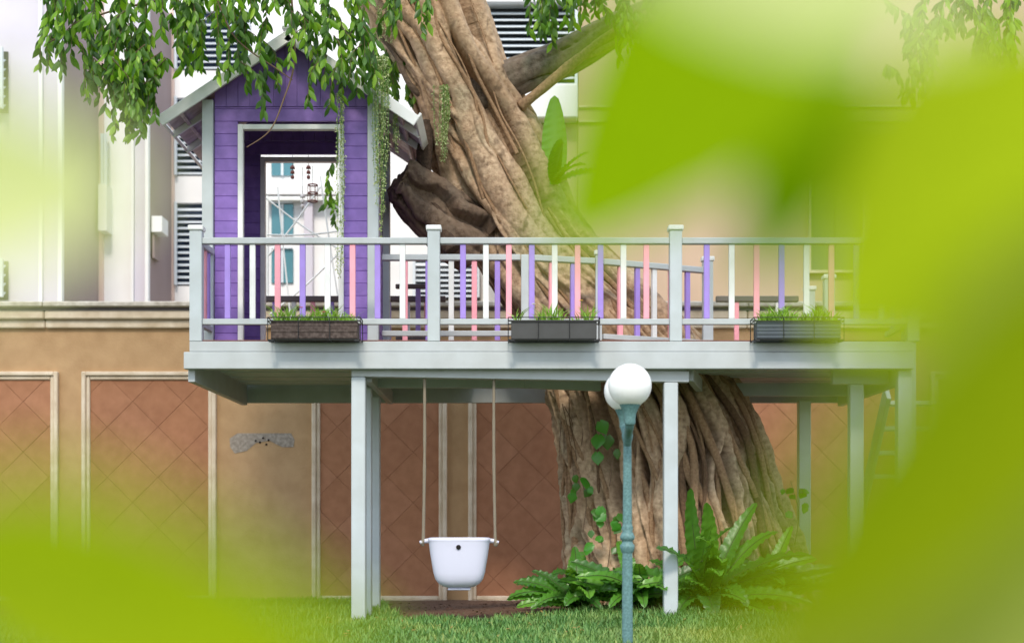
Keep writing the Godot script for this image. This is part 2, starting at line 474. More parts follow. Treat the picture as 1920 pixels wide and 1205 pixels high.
func panel(w: Node3D, x0: float, x1: float, y0: float, y1: float, zf: float):
	var f := 0.05
	var g := 0.095
	for k in 2:
		var o := f * k
		var i := f if k == 0 else g
		var d := zf + (0.065 if k == 0 else 0.038)
		slab("panel_moulding", "cream", w, x0 + o, x0 + i, y0 + o, y1 - o, zf - 0.02, d, 0.01)
		slab("panel_moulding", "cream", w, x1 - i, x1 - o, y0 + o, y1 - o, zf - 0.02, d, 0.01)
		slab("panel_moulding", "cream", w, x0 + i, x1 - i, y1 - i, y1 - o, zf - 0.02, d - 0.002, 0.01)
		slab("panel_moulding", "cream", w, x0 + i, x1 - i, y0 + o, y0 + i, zf - 0.02, d - 0.002, 0.01)
	var rect := PackedVector2Array([Vector2(x0 + g, y0 + g), Vector2(x1 - g, y0 + g), Vector2(x1 - g, y1 - g), Vector2(x0 + g, y1 - g)])
	slab("tile_bed", "grout", w, x0 + g, x1 - g, y0 + g, y1 - g, zf - 0.01, zf + 0.004, 0.001)
	var side := 0.42
	var hd := side * 0.7071
	var j := 0.0024
	var ox: float = (x0 + x1) / 2 + 0.1
	var n := int((x1 - x0) / hd) + 3
	var nh := int((y1 - y0) / hd) + 3
	for r in range(-1, nh):
		for c in range(-n, n):
			if (r + c) % 2 != 0: continue
			var ctr := Vector2(ox + c * hd, y0 + r * hd)
			var q := hd - j
			var dia := PackedVector2Array([ctr + Vector2(q, 0), ctr + Vector2(0, q), ctr + Vector2(-q, 0), ctr + Vector2(0, -q)])
			for piece in Geometry2D.intersect_polygons(dia, rect):
				var area := 0.0
				for k in piece.size(): area += piece[k].cross(piece[(k + 1) % piece.size()])
				if absf(area) < 0.004: continue
				part("tile", prism(piece, 0.002, 0.011 + rng.randf_range(-0.0015, 0.0015), 0.002), M["clay_%d" % (rng.randi() % 4)], w)

# ---------- buildings

func louvre(b: Node3D, x0: float, x1: float, y0: float, y1: float, z: float, step: float, void_mat := "blue_void", called := "louvre_window"):
	var wdw := part(called, box(Vector3(x1 - x0, y1 - y0, 0.05), 0.0), M[void_mat], b, Vector3((x0 + x1) / 2, (y0 + y1) / 2, z - 0.2) - b.position)
	var n := int((y1 - y0) / step)
	for k in n:
		part("slat", box(Vector3(x1 - x0 - 0.01, 0.012, 0.09), 0.002), M.slat_metal, wdw, Vector3(0, (k + 0.5) * step - (y1 - y0) / 2, 0.13), Vector3(0.55, 0, 0))
	for x in [x0 + 0.02, x1 - 0.02]:
		part("frame", box(Vector3(0.04, y1 - y0, 0.06), 0.004), M.slat_metal, wdw, Vector3(x - (x0 + x1) / 2, 0, 0.22))
	return wdw

func wall_with_holes(called: String, m: String, b: Node3D, x0: float, x1: float, y0: float, y1: float, z0: float, z1: float, holes: Array):
	# strips round rectangular holes [x0, x1, y0, y1] stacked one above another in one column
	var st := begin()
	var hx0: float = holes[0][0]
	var hx1: float = holes[0][1]
	var zc := (z0 + z1) / 2
	var dz := absf(z1 - z0)
	var off := b.position
	add_box(st, Vector3((x0 + hx0) / 2, (y0 + y1) / 2, zc) - off, Vector3(hx0 - x0, y1 - y0, dz), 0.002)
	add_box(st, Vector3((x1 + hx1) / 2, (y0 + y1) / 2, zc) - off, Vector3(x1 - hx1, y1 - y0, dz), 0.002)
	var y := y0
	for h in holes + [[hx0, hx1, y1, y1]]:
		if h[2] - y > 0.01: add_box(st, Vector3((hx0 + hx1) / 2, (y + h[2]) / 2, zc) - off, Vector3(hx1 - hx0, h[2] - y, dz), 0.0)
		y = h[3]
	return part(called, st.commit(), M[m], b)

func buildings():
	# three stepped blocks of the pale building, each further back to the right
	var a := thing("building", "pale lilac apartment block at the far left with white pilasters", "building", Vector3(-8, 0, -7))
	slab("wall", "render_lilac", a, -11, -6.0152, -0.5, 8.5, -11, -7.06)
	slab("side_wall", "render_mauve_shade", a, -6.0152, -5.9833, -0.5, 8.5, -10.9, -7.07)
	slab("pilaster", "render_white", a, -6.3061, -6.2564, -0.5, 8.4, -7.3, -7.0)
	slab("pilaster", "render_white", a, -6.0365, -5.9798, -0.5, 8.4, -7.055, -6.95)
	for y in [[3.8852, 4.396], [6.3679, 7.1837]]:
		louvre(a, -7.9446, -6.7246, y[0], y[1], -6.86, 0.12, "black_void")
	var c := thing("building", "white apartment block with its side wall coloured mauve for shade, second from the left", "building", Vector3(-7, 0, -8.8))
	slab("wall", "render_white", c, -6.5588, -5.3088, -0.5, 8.8, -12.5, -8.85)
	slab("edge_strip", "render_pink", c, -5.9975, -5.9205, -0.5, 8.7, -8.9, -8.78)
	slab("side_wall", "render_mauve_shade", c, -5.3088, -5.2702, -0.5, 8.7, -12.4, -8.86)
	slab("pilaster", "render_white", c, -5.5171, -5.4708, -0.5, 8.7, -9, -8.75)
	slab("corner_pilaster", "render_lilac", c, -5.467, -5.3088, -0.5, 8.7, -8.9, -8.80)
	slab("corner_pilaster", "render_white", c, -5.3049, -5.2548, -0.5, 8.7, -8.855, -8.74)
	louvre(c, -5.9261, -5.8412, 5.7672, 6.5003, -8.7, 0.12, "black_void")
	slab("window_ledge", "render_white", c, -5.9338, -5.8103, 5.0882, 5.7518, -8.9, -8.55)
	slab("ledge", "render_white", c, -5.2509, -5.0927, 5.1345, 5.366, -9.3, -8.9)
	slab("pipe_box", "render_mauve_shade", c, -5.2509, -5.2162, 4.7641, 5.1191, -9.3, -8.95)
	var e := thing("building", "white block with blue louvre windows seen behind the purple playhouse", "building", Vector3(-4, 0, -10.4))
	slab("edge_strip", "render_pink", e, -5.301, -5.2348, -0.5, 9.2, -10.7, -10.32)
	var holes := []
	for y in [[536, 380], [330, 183], [132, 20]]:
		holes.append([-5.2266, -4.0522, 0.906 + (980 - y[0]) / 120.92, 0.906 + (980 - y[1]) / 120.92])
	wall_with_holes("wall", "render_white", e, -5.2845, 0.124, -0.5, 9.3, -10.6, -10.4, holes)
	for h in holes: louvre(e, h[0], h[1], h[2], h[3], -10.35, 0.095)
	for y in [[5.3635, 5.8431], [4.6192, 5.1402], [6.2814, 6.5295]]:
		var wd := slab("window", "teal_glass", e, -3.7297, -3.3907, y[0], y[1], -10.39, -10.37)
		slab("frame", "slat_metal", wd, -0.02, 0.02, -(y[1] - y[0]) / 2, (y[1] - y[0]) / 2, 0.012, 0.035)
		slab("frame", "slat_metal", wd, -0.16, 0.16, (y[1] - y[0]) / 2 + 0.002, (y[1] - y[0]) / 2 + 0.03, -0.01, 0.06)
	slab("ledge", "render_white", e, -3.829, -2.6464, 5.9341, 6.0664, -10.4, -10.1)
	slab("pilaster", "render_lilac", e, -3.2087, -3.0764, -0.5, 6.0623, -10.4, -10.25)
	louvre(e, -1.5217, -0.4962, 4.3628, 4.9582, -10.17, 0.08, "black_void")
	# beige building on the right with a louvred bay
	var b := thing("building", "beige rendered building behind the fig tree and right of it", "building", Vector3(2, 0, -7.6))
	slab("wall", "render_beige", b, 0.9126, 14, 3.3884, 9, -11, -7.6)
	slab("lower_wall", "render_beige", b, -0.219, 14, -0.5, 3.3847, -11, -7.603)
	slab("bay_wall", "render_beige", b, -0.219, 0.909, 3.392, 6.3672, -11, -7.62)
	slab("bay_ledge", "render_white", b, -0.219, 0.898, 6.3818, 6.849, -9, -7.35, 0.02)
	slab("string_course", "cream", b, 0.9199, 14, 6.5789, 6.6081, -7.7, -7.56)
	slab("string_course", "cream", b, 0.9199, 14, 6.3745, 6.4037, -7.7, -7.55)
	slab("string_course", "cream", b, 3.9426, 14, 5.9802, 6.0094, -7.7, -7.57)
	louvre(b, -0.4381, 0.898, 6.8563, 7.9661, -7.5, 0.088, "black_void", "louvre_bay")
	slab("bay_beam", "render_white", b, -0.5841, 0.898, 7.9734, 8.0099, -9, -7.4)
	slab("upper_window", "ornament_red", b, -0.073, 0.3651, 8.0136, 8.4991, -8, -7.7)
	slab("upper_panel", "blue_dark", b, -0.5841, -0.0803, 8.0136, 8.4991, -8, -7.7)
	var win := slab("window", "window_green", b, 4.0886, 4.8041, 4.3521, 5.8999, -7.6, -7.585)
	var hw: float = 0.3578
	var hh: float = 0.7739
	slab("frame", "cream", win, -hw - 0.03, -hw, -hh, hh, -0.01, 0.06)
	slab("frame", "cream", win, hw, hw + 0.03, -hh, hh, -0.01, 0.06)
	slab("frame", "cream", win, -hw - 0.03, hw + 0.03, hh, hh + 0.04, -0.01, 0.07)
	slab("frame", "cream", win, -hw - 0.05, hw + 0.05, -hh - 0.04, -hh, -0.01, 0.08)
	slab("frame", "window_green", win, -0.02, 0.02, -hh, hh, 0.0, 0.04)

# ---------- tree house deck

func baluster(d: Node3D, p: Vector3, y0: float, y1: float, k: int, turn := 0.0):
	var m: String = ["lilac_paint", "white_paint", "pink_paint"][posmod(k, 3)]
	var o := part("baluster", box(Vector3(0.05, y1 - y0, 0.036), 0.004), M[m], d, Vector3(p.x, (y0 + y1) / 2, p.z), Vector3(0, turn, 0))
	tag(o, ["purple baluster", "white baluster", "pink baluster"][posmod(k, 3)])

func newel(d: Node3D, x: float, z: float, y0: float, y1: float, w := 0.108, m := "post_paint"):
	var o := slab("rail_post", m, d, x - w / 2, x + w / 2, y0, y1, z - w / 2, z + w / 2, 0.006)
	var cap := part("post_cap", box(Vector3(w + 0.026, 0.045, w + 0.026), 0.008), M.white_paint, o, Vector3(0, (y1 - y0) / 2 + 0.0235, 0))
	return o

func run(d: Node3D, a: Vector3, b: Vector3, y0: float, y1: float, y2: float, y3: float, k0: int, step: float, m := "grey_paint", low := 0.0):
	# rails from a to b and balusters between them; low lowers the balusters to the deck
	var dir := (b - a)
	var len := dir.length()
	var turn := atan2(-dir.z, dir.x)
	var mid := (a + b) / 2
	part("top_rail", box(Vector3(len, y3 - y2, 0.07), 0.006), M[m], d, Vector3(mid.x, (y2 + y3) / 2, mid.z), Vector3(0, turn, 0))
	part("bottom_rail", box(Vector3(len, y1 - y0, 0.045), 0.005), M[m], d, Vector3(mid.x, (y0 + y1) / 2, mid.z), Vector3(0, turn, 0))
	var n := int(round(len / step)) - 1
	for k in n:
		var p := a + dir * ((k + 1.0) / (n + 1))
		baluster(d, p, y1 - low + 0.001, y2 - 0.001, k0 + k, turn)

func deck():
	var d := thing("tree_house_deck", "raised pale grey timber deck on posts, its railing pink, white and purple", "deck")
	var y_low: float = 2.2513
	var y_mid: float = 2.4008
	var y_top: float = 2.4942
	var floor_y := y_top + 0.02
	var xl: float = -2.8728
	var xr: float = 3.5175
	slab("fascia_board", "grey_paint", d, xl, xr, y_low, y_mid - 0.001, -0.06, 0.03, 0.006)
	slab("fascia_board", "grey_paint", d, -2.8261, xr, y_mid + 0.002, y_top, -0.06, 0.012, 0.006)
	# floor planks along x, seen from below between the beams; the hole for the trunk is left out
	var hole := PackedVector2Array([Vector2(-0.75, -0.98), Vector2(0.1, -0.98), Vector2(0.82, -1.2), Vector2(1.85, -1.72), Vector2(1.7, -2.72), Vector2(-0.4, -2.72)])
	var z := -0.065
	while z > -2.7:
		var strip := PackedVector2Array([Vector2(xl + 0.06, z - 0.115), Vector2(xr - 0.05, z - 0.115), Vector2(xr - 0.05, z), Vector2(xl + 0.06, z)])
		for piece in Geometry2D.clip_polygons(strip, hole):
			for q in Geometry2D.decompose_polygon_in_convex(piece):
				var flat := PackedVector2Array()
				for v in q: flat.append(Vector2(v.x, -v.y))
				part("floor_plank", prism(flat, 0.0, 0.03, 0.003), M.deck_wood, d, Vector3(0, floor_y - 0.03, 0), Vector3(-PI / 2, 0, 0))
				part("soffit_plank", prism(flat, 0.0, 0.018, 0.003), M.grey_shade, d, Vector3(0, 2.2513 + 0.10 + 0.006 * sin(z * 90.0), 0), Vector3(-PI / 2, 0, 0))
		z -= 0.122
	slab("floor_edge", "deck_wood", d, -2.714, xr - 0.1, y_top + 0.001, y_top + 0.012, -0.06, 0.006)
	# side and back beams
	var yb: float = 2.1727
	var yt: float = 2.2966
	beam("side_beam", "grey_paint", d, Vector3(xl + 0.05, (yb + yt) / 2 + 0.02, -0.062), Vector3(xl + 0.05, (yb + yt) / 2 + 0.02, -2.75), 0.06, 0.22)
	beam("side_beam", "grey_paint", d, Vector3(xr - 0.05, (yb + yt) / 2 + 0.02, -0.062), Vector3(xr - 0.05, (yb + yt) / 2 + 0.02, -2.75), 0.06, 0.24)
	slab("back_beam", "grey_paint", d, xl + 0.025, xr - 0.025, yb, yt + 0.12, -2.83, -2.76)
	# beam that carries the swing, on two front posts
	beam("swing_beam", "grey_paint", d, Vector3(-1.416, 2.1954 + 0.05, -0.13), Vector3(1.5613, 2.1438 + 0.05, -0.13), 0.12, 0.10)
	# beams round the trunk's hole
	var hy := 0.906 + 1.325
	beam("joist", "grey_paint", d, Vector3(-1.2865, hy, -0.92), Vector3(0.12, hy, -0.92), 0.06, 0.13)
	beam("joist", "grey_paint", d, Vector3(0.1, hy, -0.92), Vector3(0.84, hy - 0.002, -1.24), 0.06, 0.13)
	beam("joist", "grey_paint", d, Vector3(1.5846, hy, -0.2), Vector3(1.9, hy + 0.002, -1.86), 0.06, 0.13)
	beam("joist", "grey_paint", d, Vector3(1.9, hy, -1.84), Vector3(xr - 0.1, hy, -1.84), 0.06, 0.13)
	beam("joist", "grey_paint", d, Vector3(-1.2799, hy - 0.004, -0.2), Vector3(-1.2847, hy - 0.004, -2.74), 0.06, 0.14)
	# posts
	var w := 0.124
	for p in [[-1.355, -0.13, 2.1907], [1.4019, -0.13, 2.1438], [-1.3657, -0.82, hy - 0.07], [-1.3801, -1.9, hy - 0.07], [3.0149, -2.4, hy - 0.066], [3.1357, -0.55, hy - 0.066], [3.4572, -0.1, y_low - 0.002]]:
		var g: float = rise(p[0], p[1]) - 0.1
		slab("post", "post_paint", d, p[0] - w / 2, p[0] + w / 2, g, p[2], p[1] - w / 2, p[1] + w / 2, 0.008)
	slab("joist", "grey_paint", d, 2.917, xr - 0.09, hy - 0.064, hy + 0.08, -0.6, -0.5)
	# front railing
	var r0: float = 2.6437
	var r1: float = 2.6951
	var r2: float = 3.3491
	var r3: float = 3.4051
	var ptop: float = 3.4659
	var posts := [-2.7724, -0.6867, 1.4364, 3.5175]
	for x in posts: newel(d, x, -0.04, y_top, ptop)
	for k in 3:
		run(d, Vector3(posts[k] + 0.055, 0, -0.03), Vector3(posts[k + 1] - 0.055, 0, -0.03), r0, r1, r2, r3, 0, 0.2085)
	# left side railing up to the playhouse
	run(d, Vector3(posts[0], 0, -0.095), Vector3(posts[0] + 0.02, 0, -0.58), r0, r1, r2, r3, 1, 0.12)
	# right side railing
	run(d, Vector3(posts[3], 0, -0.095), Vector3(posts[3], 0, -0.95), r0, r1, r2, r3, 1, 0.2)
	# railing round the trunk
	var ring := [Vector3(-1.2331, 3.4021, -0.87), Vector3(0.1243, 3.4021, -0.87), Vector3(0.82, 0, -1.08), Vector3(1.92, 0, -1.62)]
	for k in 3:
		var a: Vector3 = ring[k]
		var b: Vector3 = ring[k + 1]
		a.y = 0; b.y = 0
		var u := (b - a).normalized()
		run(d, a + u * (0.02 if k == 0 else 0.045), b - u * 0.045, r0, r1, r2, r3, [2, 2, 2][k], 0.205, "grey_paint", 0.11)
	newel(d, 0.82, -1.08, floor_y, r3 + 0.03, 0.06)
	slab("rail_post", "post_paint", d, 0.085, 0.155, floor_y, r3 - 0.002, -0.905, -0.835)
	newel(d, 1.92, -1.62, floor_y, ptop, 0.1)
	# back railings, further off, their backlit shade painted as brown
	var q3: float = 3.293
	run(d, Vector3(-2.7, 0, -2.74), Vector3(-0.7, 0, -2.74), floor_y + 0.05, floor_y + 0.1, q3 - 0.06, q3, 0, 0.21, "shaded_rail_joint")
	run(d, Vector3(-1.22, 0, -2.65), Vector3(-0.75, 0, -2.65), floor_y + 0.3, floor_y + 0.34, 3.3592, 3.4039, 0, 0.21, "shaded_rail_joint")
	run(d, Vector3(2.15, 0, -2.74), Vector3(3.02, 0, -2.74), floor_y + 0.05, floor_y + 0.1, q3 - 0.06, q3, 2, 0.21, "shaded_rail_joint")
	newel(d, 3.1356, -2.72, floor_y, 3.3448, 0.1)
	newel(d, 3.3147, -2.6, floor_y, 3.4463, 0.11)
	# stairs on the right
	for k in 4:
		slab("stair_tread", "grey_shade", d, 3.8, 4.5, floor_y - 0.42 - k * 0.24, floor_y - 0.38 - k * 0.24, -2.3 - k * 0.24, -2.02 - k * 0.24)
	for x in [3.77, 4.53]:
		beam("stringer", "grey_paint", d, Vector3(x, floor_y - 0.3, -1.95), Vector3(x, floor_y - 1.9, -3.5), 0.045, 0.2)
	newel(d, 3.5934, -0.45, 0.0, 2.7143, 0.11)

# ---------- playhouse

func clad(h: Node3D, z: float, t: float):
	# one gable wall of horizontal boards with a framed opening and upright boards above it
	var zf := z - t / 2
	var zb := z + t / 2
	var x0 := -0.70
	var x1 := 0.70
	var o0: float = -0.485
	var o1 := 0.485
	var y := 0.012
	var k := 0
	var head: float = 2.035
	while y < head + 0.15:
		var e := minf(y + 0.114, head + 0.16)
		if y + 0.02 < head:
			for s in [[x0, o0], [o1, x1]]:
				part("siding_board", box(Vector3(s[1] - s[0], e - y - 0.0015, t), 0.0035), M["purple_%d" % (rng.randi() % 3)], h, Vector3((s[0] + s[1]) / 2, (y + e) / 2, z))
		else:
			part("siding_board", box(Vector3(x1 - x0, e - y - 0.0015, t), 0.0035), M["purple_%d" % (rng.randi() % 3)], h, Vector3(0, (y + e) / 2, z))
		y = e
		k += 1
	var x := x0
	while x < x1 - 0.01:
		var e := minf(x + 0.108, x1)
		var ya := 2.79 - 0.663 * absf(x)
		var yb := 2.79 - 0.663 * absf(e - 0.0012)
		var pts := PackedVector2Array([Vector2(x, y + 0.003), Vector2(e - 0.0012, y + 0.003), Vector2(e - 0.0012, yb), Vector2(x, ya)])
		if x < 0 and e > 0.004: pts = PackedVector2Array([Vector2(x, y + 0.003), Vector2(e - 0.0012, y + 0.003), Vector2(e - 0.0012, yb), Vector2(0, 2.79), Vector2(x, ya)])
		part("gable_board", prism(pts, zf, zb, 0.005), M["purple_%d" % (rng.randi() % 3)], h)
		x = e
	# white frame
	var f := 0.048
	var d := t + 0.035
	slab_in(h, "opening_frame", "white_paint", o0, o0 + f, 0.012, head, z - d / 2, z + d / 2)
	slab_in(h, "opening_frame", "white_paint", o1 - f, o1, 0.012, head, z - d / 2, z + d / 2)
	slab_in(h, "opening_frame", "white_paint", o0 + f, o1 - f, head - f, head - 0.001, z - d / 2, z + d / 2)

func slab_in(h: Node3D, called: String, m: String, x0: float, x1: float, y0: float, y1: float, z0: float, z1: float):
	return part(called, box(Vector3(x1 - x0, y1 - y0, z1 - z0), 0.004), M[m], h, Vector3((x0 + x1) / 2, (y0 + y1) / 2, (z0 + z1) / 2))

func play_house():
	var base := Vector3(-2.0247, 2.4942 + 0.021, -0.6)
	var h := thing("play_house", "small purple clapboard playhouse with a gable roof on the deck", "playhouse", base)
	var depth := 1.3
	clad(h, -0.02, 0.036)
	clad(h, -depth + 0.02, 0.036)
	for sx in [-1, 1]:
		for z in [0.0, -depth]:
			slab_in(h, "corner_post", "post_paint", sx * 0.755 - 0.05, sx * 0.755 + 0.05, 0.0, 2.25, z - 0.05, z + 0.05)
		var y := 0.012
		while y < 2.2:
			part("siding_board", box(Vector3(0.036, 0.111, depth - 0.11), 0.006), M["purple_%d" % (rng.randi() % 3)], h, Vector3(sx * 0.72, y + 0.057, -depth / 2))
			y += 0.114
	# roof: boards along the ridge on each slope, barge boards, eaves
	var slope := atan(0.663)
	for sx in [-1, 1]:
		for k in 9:
			var q := 0.07 + k * 0.153
			var x: float = sx * q * cos(slope)
			var y := 2.84 - q * sin(slope) - 0.012 * (k % 2)
			part("roof_board", box(Vector3(0.163, 0.018, 1.94), 0.004), M.roof_board, h, Vector3(x, y, -0.82), Vector3(0, 0, -sx * slope + sx * -0.05))
		for z in [0.165, -0.35, -0.95, -1.8]:
			var l := 1.41
			part("barge_board" if z > 0.1 or z < -1.7 else "rafter", box(Vector3(l, 0.10 if z > 0.1 or z < -1.7 else 0.06, 0.03), 0.004), M.white_paint, h, Vector3(sx * (l / 2 - 0.015) * cos(slope), 2.80 - (l / 2) * sin(slope), z), Vector3(0, 0, -sx * slope))
		for q in [0.5, 0.95, 1.2]:
			part("purlin", box(Vector3(0.035, 0.03, 1.92), 0.003), M.roof_board, h, Vector3(sx * q * cos(slope), 2.79 - q * sin(slope), -0.82), Vector3(0, 0, -sx * slope))
		part("eave_board", box(Vector3(0.025, 0.09, 1.99), 0.004), M.white_paint, h, Vector3(sx * 1.175, 2.835 - 1.41 * sin(slope), -0.82), Vector3(0, 0, -sx * slope))
	part("ridge_board", box(Vector3(0.12, 0.03, 1.96), 0.006), M.white_paint, h, Vector3(0, 2.875, -0.82))

# ---------- fig tree

func strand(th: float, tw: float, w: float, amp: float, t0 := -0.1, t1 := 1.1, base := 0.0) -> Dictionary:
	return {"th": th, "tw": tw, "w": w, "amp": amp, "t0": t0, "t1": t1, "base": base, "wa": rng.randf_range(0.05, 0.24), "wf": rng.randf_range(1.0, 4.0), "ph": rng.randf() * TAU}

func braid(axis: Array, rad: Array, strands: Array, nv: int, nu: int, level: bool, tint_a: Color, tint_b: Color, tint_c: Color) -> ArrayMesh:
	var rows := []
	var cols := []
	for v in nv + 1:
		var t := float(v) / nv
		var c: Vector3 = spline(axis, t)
		var r: Vector2 = spline(rad, t)
		var ux := Vector3.RIGHT
		var uz := Vector3.BACK
		if not level:
			var d: Vector3 = (spline(axis, minf(t + 0.01, 1)) - spline(axis, maxf(t - 0.01, 0))).normalized()
			ux = d.cross(Vector3.BACK).normalized(); uz = ux.cross(d)
		var h := PackedFloat32Array(); h.resize(nu); h.fill(-0.36)
		for s in strands:
			if t < s.t0 or t > s.t1: continue
			var fade: float = smoothstep(0, 0.08, t - s.t0) * smoothstep(0, 0.08, s.t1 - t)
			var th: float = s.th + s.tw * TAU * t + s.wa * sin(s.wf * TAU * t + s.ph) + s.wa * 0.25 * sin(s.wf * 2.7 * TAU * t + s.ph * 2.0)
			var w: float = s.w * (0.35 + 0.65 * fade) * (1.0 + 0.25 * sin(7.0 * t + s.ph * 3.0))
			var j0 := int(ceil((th - w) / TAU * nu))
			var j1 := int(floor((th + w) / TAU * nu))
			for j in range(j0, j1 + 1):
				var e := (j * TAU / nu - th) / w
				var val: float = s.base - 0.26 * (1.0 - fade) + s.amp * fade * sqrt(maxf(0.0, 1.0 - e * e))
				var jj := posmod(j, nu)
				if val > h[jj]: h[jj] = val
		var row := PackedVector3Array()
		var col := PackedColorArray()
		for j in nu:
			var a := TAU * j / nu
			var p := c + ux * (cos(a) * r.x) + uz * (sin(a) * r.y)
			var k := 1.0 + h[j] + 0.05 * lumps.get_noise_3d(p.x * 3.0, p.y * 2.0, p.z * 3.0) + 0.018 * lumps.get_noise_3d(p.x * 14.0, p.y * 9.0, p.z * 14.0)
			row.append(c + (p - c) * k)
			var n1 := clampf(0.5 + 0.9 * lumps.get_noise_3d(p.x * 1.7 + 7.0, p.y * 1.2, p.z * 1.7), 0, 1)
			var n2 := clampf(lumps.get_noise_3d(p.x * 2.6, p.y * 2.0 + 30.0, p.z * 2.6) * 2.0 - 0.25, 0, 1)
			var n3 := clampf(lumps.get_noise_3d(p.x * 11.0, p.y * 6.0 + 70.0, p.z * 11.0) * 3.0 - 0.75, 0, 1)
			col.append(tint_a.lerp(tint_b, n1).lerp(tint_c, n2 * 0.7).lerp(tint_a * 0.45, n3 * 0.8))
		rows.append(row); cols.append(col)
	return skin(rows, true, cols)

func fig_tree():
	var tr := thing("fig_tree", "huge leaning fig tree of braided pale roots growing up through the deck", "tree")
	var axis := [Vector3(1.8711, -0.2701, -1.95), Vector3(1.7642, 0.3714, -1.95), Vector3(1.5771, 1.3337, -1.95), Vector3(1.3205, 2.2158, -1.95), Vector3(0.8019, 2.9909, -1.95), Vector3(0.1497, 3.7929, -1.95), Vector3(-0.1604, 4.4878, -1.95), Vector3(-0.3849, 5.0492, -1.95), Vector3(-0.6629, 5.6105, -1.95), Vector3(-0.9088, 6.1451, -1.95), Vector3(-1.2029, 6.8401, -1.95)]
	var rad := [Vector2(1.16, 0.95), Vector2(1.03, 0.85), Vector2(0.90, 0.72), Vector2(0.83, 0.58), Vector2(0.71, 0.50), Vector2(0.56, 0.48), Vector2(0.53, 0.5), Vector2(0.50, 0.48), Vector2(0.50, 0.47), Vector2(0.55, 0.48), Vector2(0.62, 0.5)]
	var ss := []
	for k in 13: ss.append(strand(k * TAU / 13 + rng.randf_range(-0.1, 0.1), rng.randf_range(0.07, 0.14), rng.randf_range(0.2, 0.28), rng.randf_range(0.24, 0.34), 0.3, 1.3, rng.randf_range(-0.2, -0.02)))
	for k in 36: ss.append(strand(k * TAU / 36 + rng.randf_range(-0.08, 0.08), rng.randf_range(-0.02, 0.2), rng.randf_range(0.055, 0.115), rng.randf_range(0.24, 0.38), -0.3, rng.randf_range(0.42, 0.6), rng.randf_range(-0.28, -0.02)))
	for k in 30:
		var a := rng.randf_range(0.3, 0.8)
		ss.append(strand(rng.randf() * TAU, rng.randf_range(0.15, 0.5) * (1 if rng.randf() < 0.75 else -1), rng.randf_range(0.06, 0.12), rng.randf_range(0.18, 0.26), a, a + rng.randf_range(0.2, 0.45), -0.02))
	for k in 34:
		var a := rng.randf_range(-0.3, 0.15)
		ss.append(strand(rng.randf() * TAU, rng.randf_range(-0.18, 0.2), rng.randf_range(0.03, 0.07), rng.randf_range(0.14, 0.24), a, a + rng.randf_range(0.3, 0.55), rng.randf_range(-0.05, 0.06)))
	var trunk := part("trunk", braid(axis, rad, ss, 560, 460, true, Color(0.55, 0.37, 0.23), Color(0.74, 0.56, 0.39), Color(0.52, 0.44, 0.30)), M.bark, tr)
	# free roots that cling to the trunk
	for k in 46:
		var low := k < 34
		var t0 := rng.randf_range(0.0, 0.12) if low else rng.randf_range(0.45, 0.6)
		var t1 := t0 + rng.randf_range(0.28, 0.45)
		var th := rng.randf_range(0.05, PI - 0.05)
		var tw := rng.randf_range(-0.25, 0.25)
		var pts := []
		for q in 7:
			var t := lerpf(t0, t1, q / 6.0)
			var c: Vector3 = spline(axis, t)
			var r: Vector2 = spline(rad, t)
			var a := th + tw * (q / 6.0) + 0.07 * sin(q * 1.7 + k)
			var off := 1.13 + 0.04 * sin(q * 1.1 + k * 2.0) + (0.06 if q in [2, 3] and k % 3 == 0 else 0.0)
			pts.append(c + Vector3(cos(a) * r.x, 0, sin(a) * r.y) * off)
		var rr := rng.randf_range(0.016, 0.04) if low else rng.randf_range(0.008, 0.018)
		part("root", tube(pts, rr * 1.3, rr * 0.7, 8, 30, null, 0.2), M.root_bark if rng.randf() < 0.8 else M.root_dark, tr)
	# fine aerial roots on the shaded left flank
	for k in 22:
		var t := rng.randf_range(0.22, 0.3)
		var c: Vector3 = spline(axis, t)
		var r: Vector2 = spline(rad, t)
		var p := c + Vector3(-r.x * rng.randf_range(0.85, 1.06), 0, r.y * rng.randf_range(0.2, 0.75))
		var q := p + Vector3(rng.randf_range(-0.05, 0.12), -rng.randf_range(0.25, 0.9), rng.randf_range(0, 0.06))
		part("aerial_root", tube([p, p.lerp(q, 0.5) + Vector3(rng.randf_range(-0.05, 0.05), 0, 0.02), q], 0.005, 0.002, 5, 8), M.root_dark, tr)
	# limb to the right with lighter roots along its underside
	var ls := []
	for k in 7: ls.append(strand(k * TAU / 7, rng.randf_range(0.05, 0.2), 0.55, 0.18, -0.2, 1.2, -0.08))
	for k in 6: ls.append(strand(rng.randf() * TAU, rng.randf_range(-0.2, 0.3), 0.2, 0.14, -0.2, 1.2, 0.0))
	var la := [Vector3(-0.4235, 5.0884, -1.8), Vector3(-0.0264, 5.2858, -1.75), Vector3(0.526, 5.4923, -1.7), Vector3(1.045, 5.7547, -1.6), Vector3(1.4792, 5.9302, -1.5), Vector3(1.9076, 6.2679, -1.4)]
	var lr := [Vector2(0.22, 0.2), Vector2(0.18, 0.17), Vector2(0.17, 0.16), Vector2(0.145, 0.14), Vector2(0.125, 0.12), Vector2(0.11, 0.11)]
	part("limb", braid(la, lr, ls, 150, 90, false, Color(0.19, 0.145, 0.11), Color(0.27, 0.215, 0.165), Color(0.22, 0.21, 0.15)), M.bark, tr)
	part("root", tube([Vector3(0.0781, 4.9679, -1.55), Vector3(0.2595, 5.0998, -1.5), Vector3(0.5949, 5.3651, -1.45), Vector3(0.9809, 5.6453, -1.42), Vector3(1.3883, 5.8525, -1.36), Vector3(1.8948, 6.1295, -1.3)], 0.055, 0.035, 10, 40, null, 0.3), M.root_bark, tr)
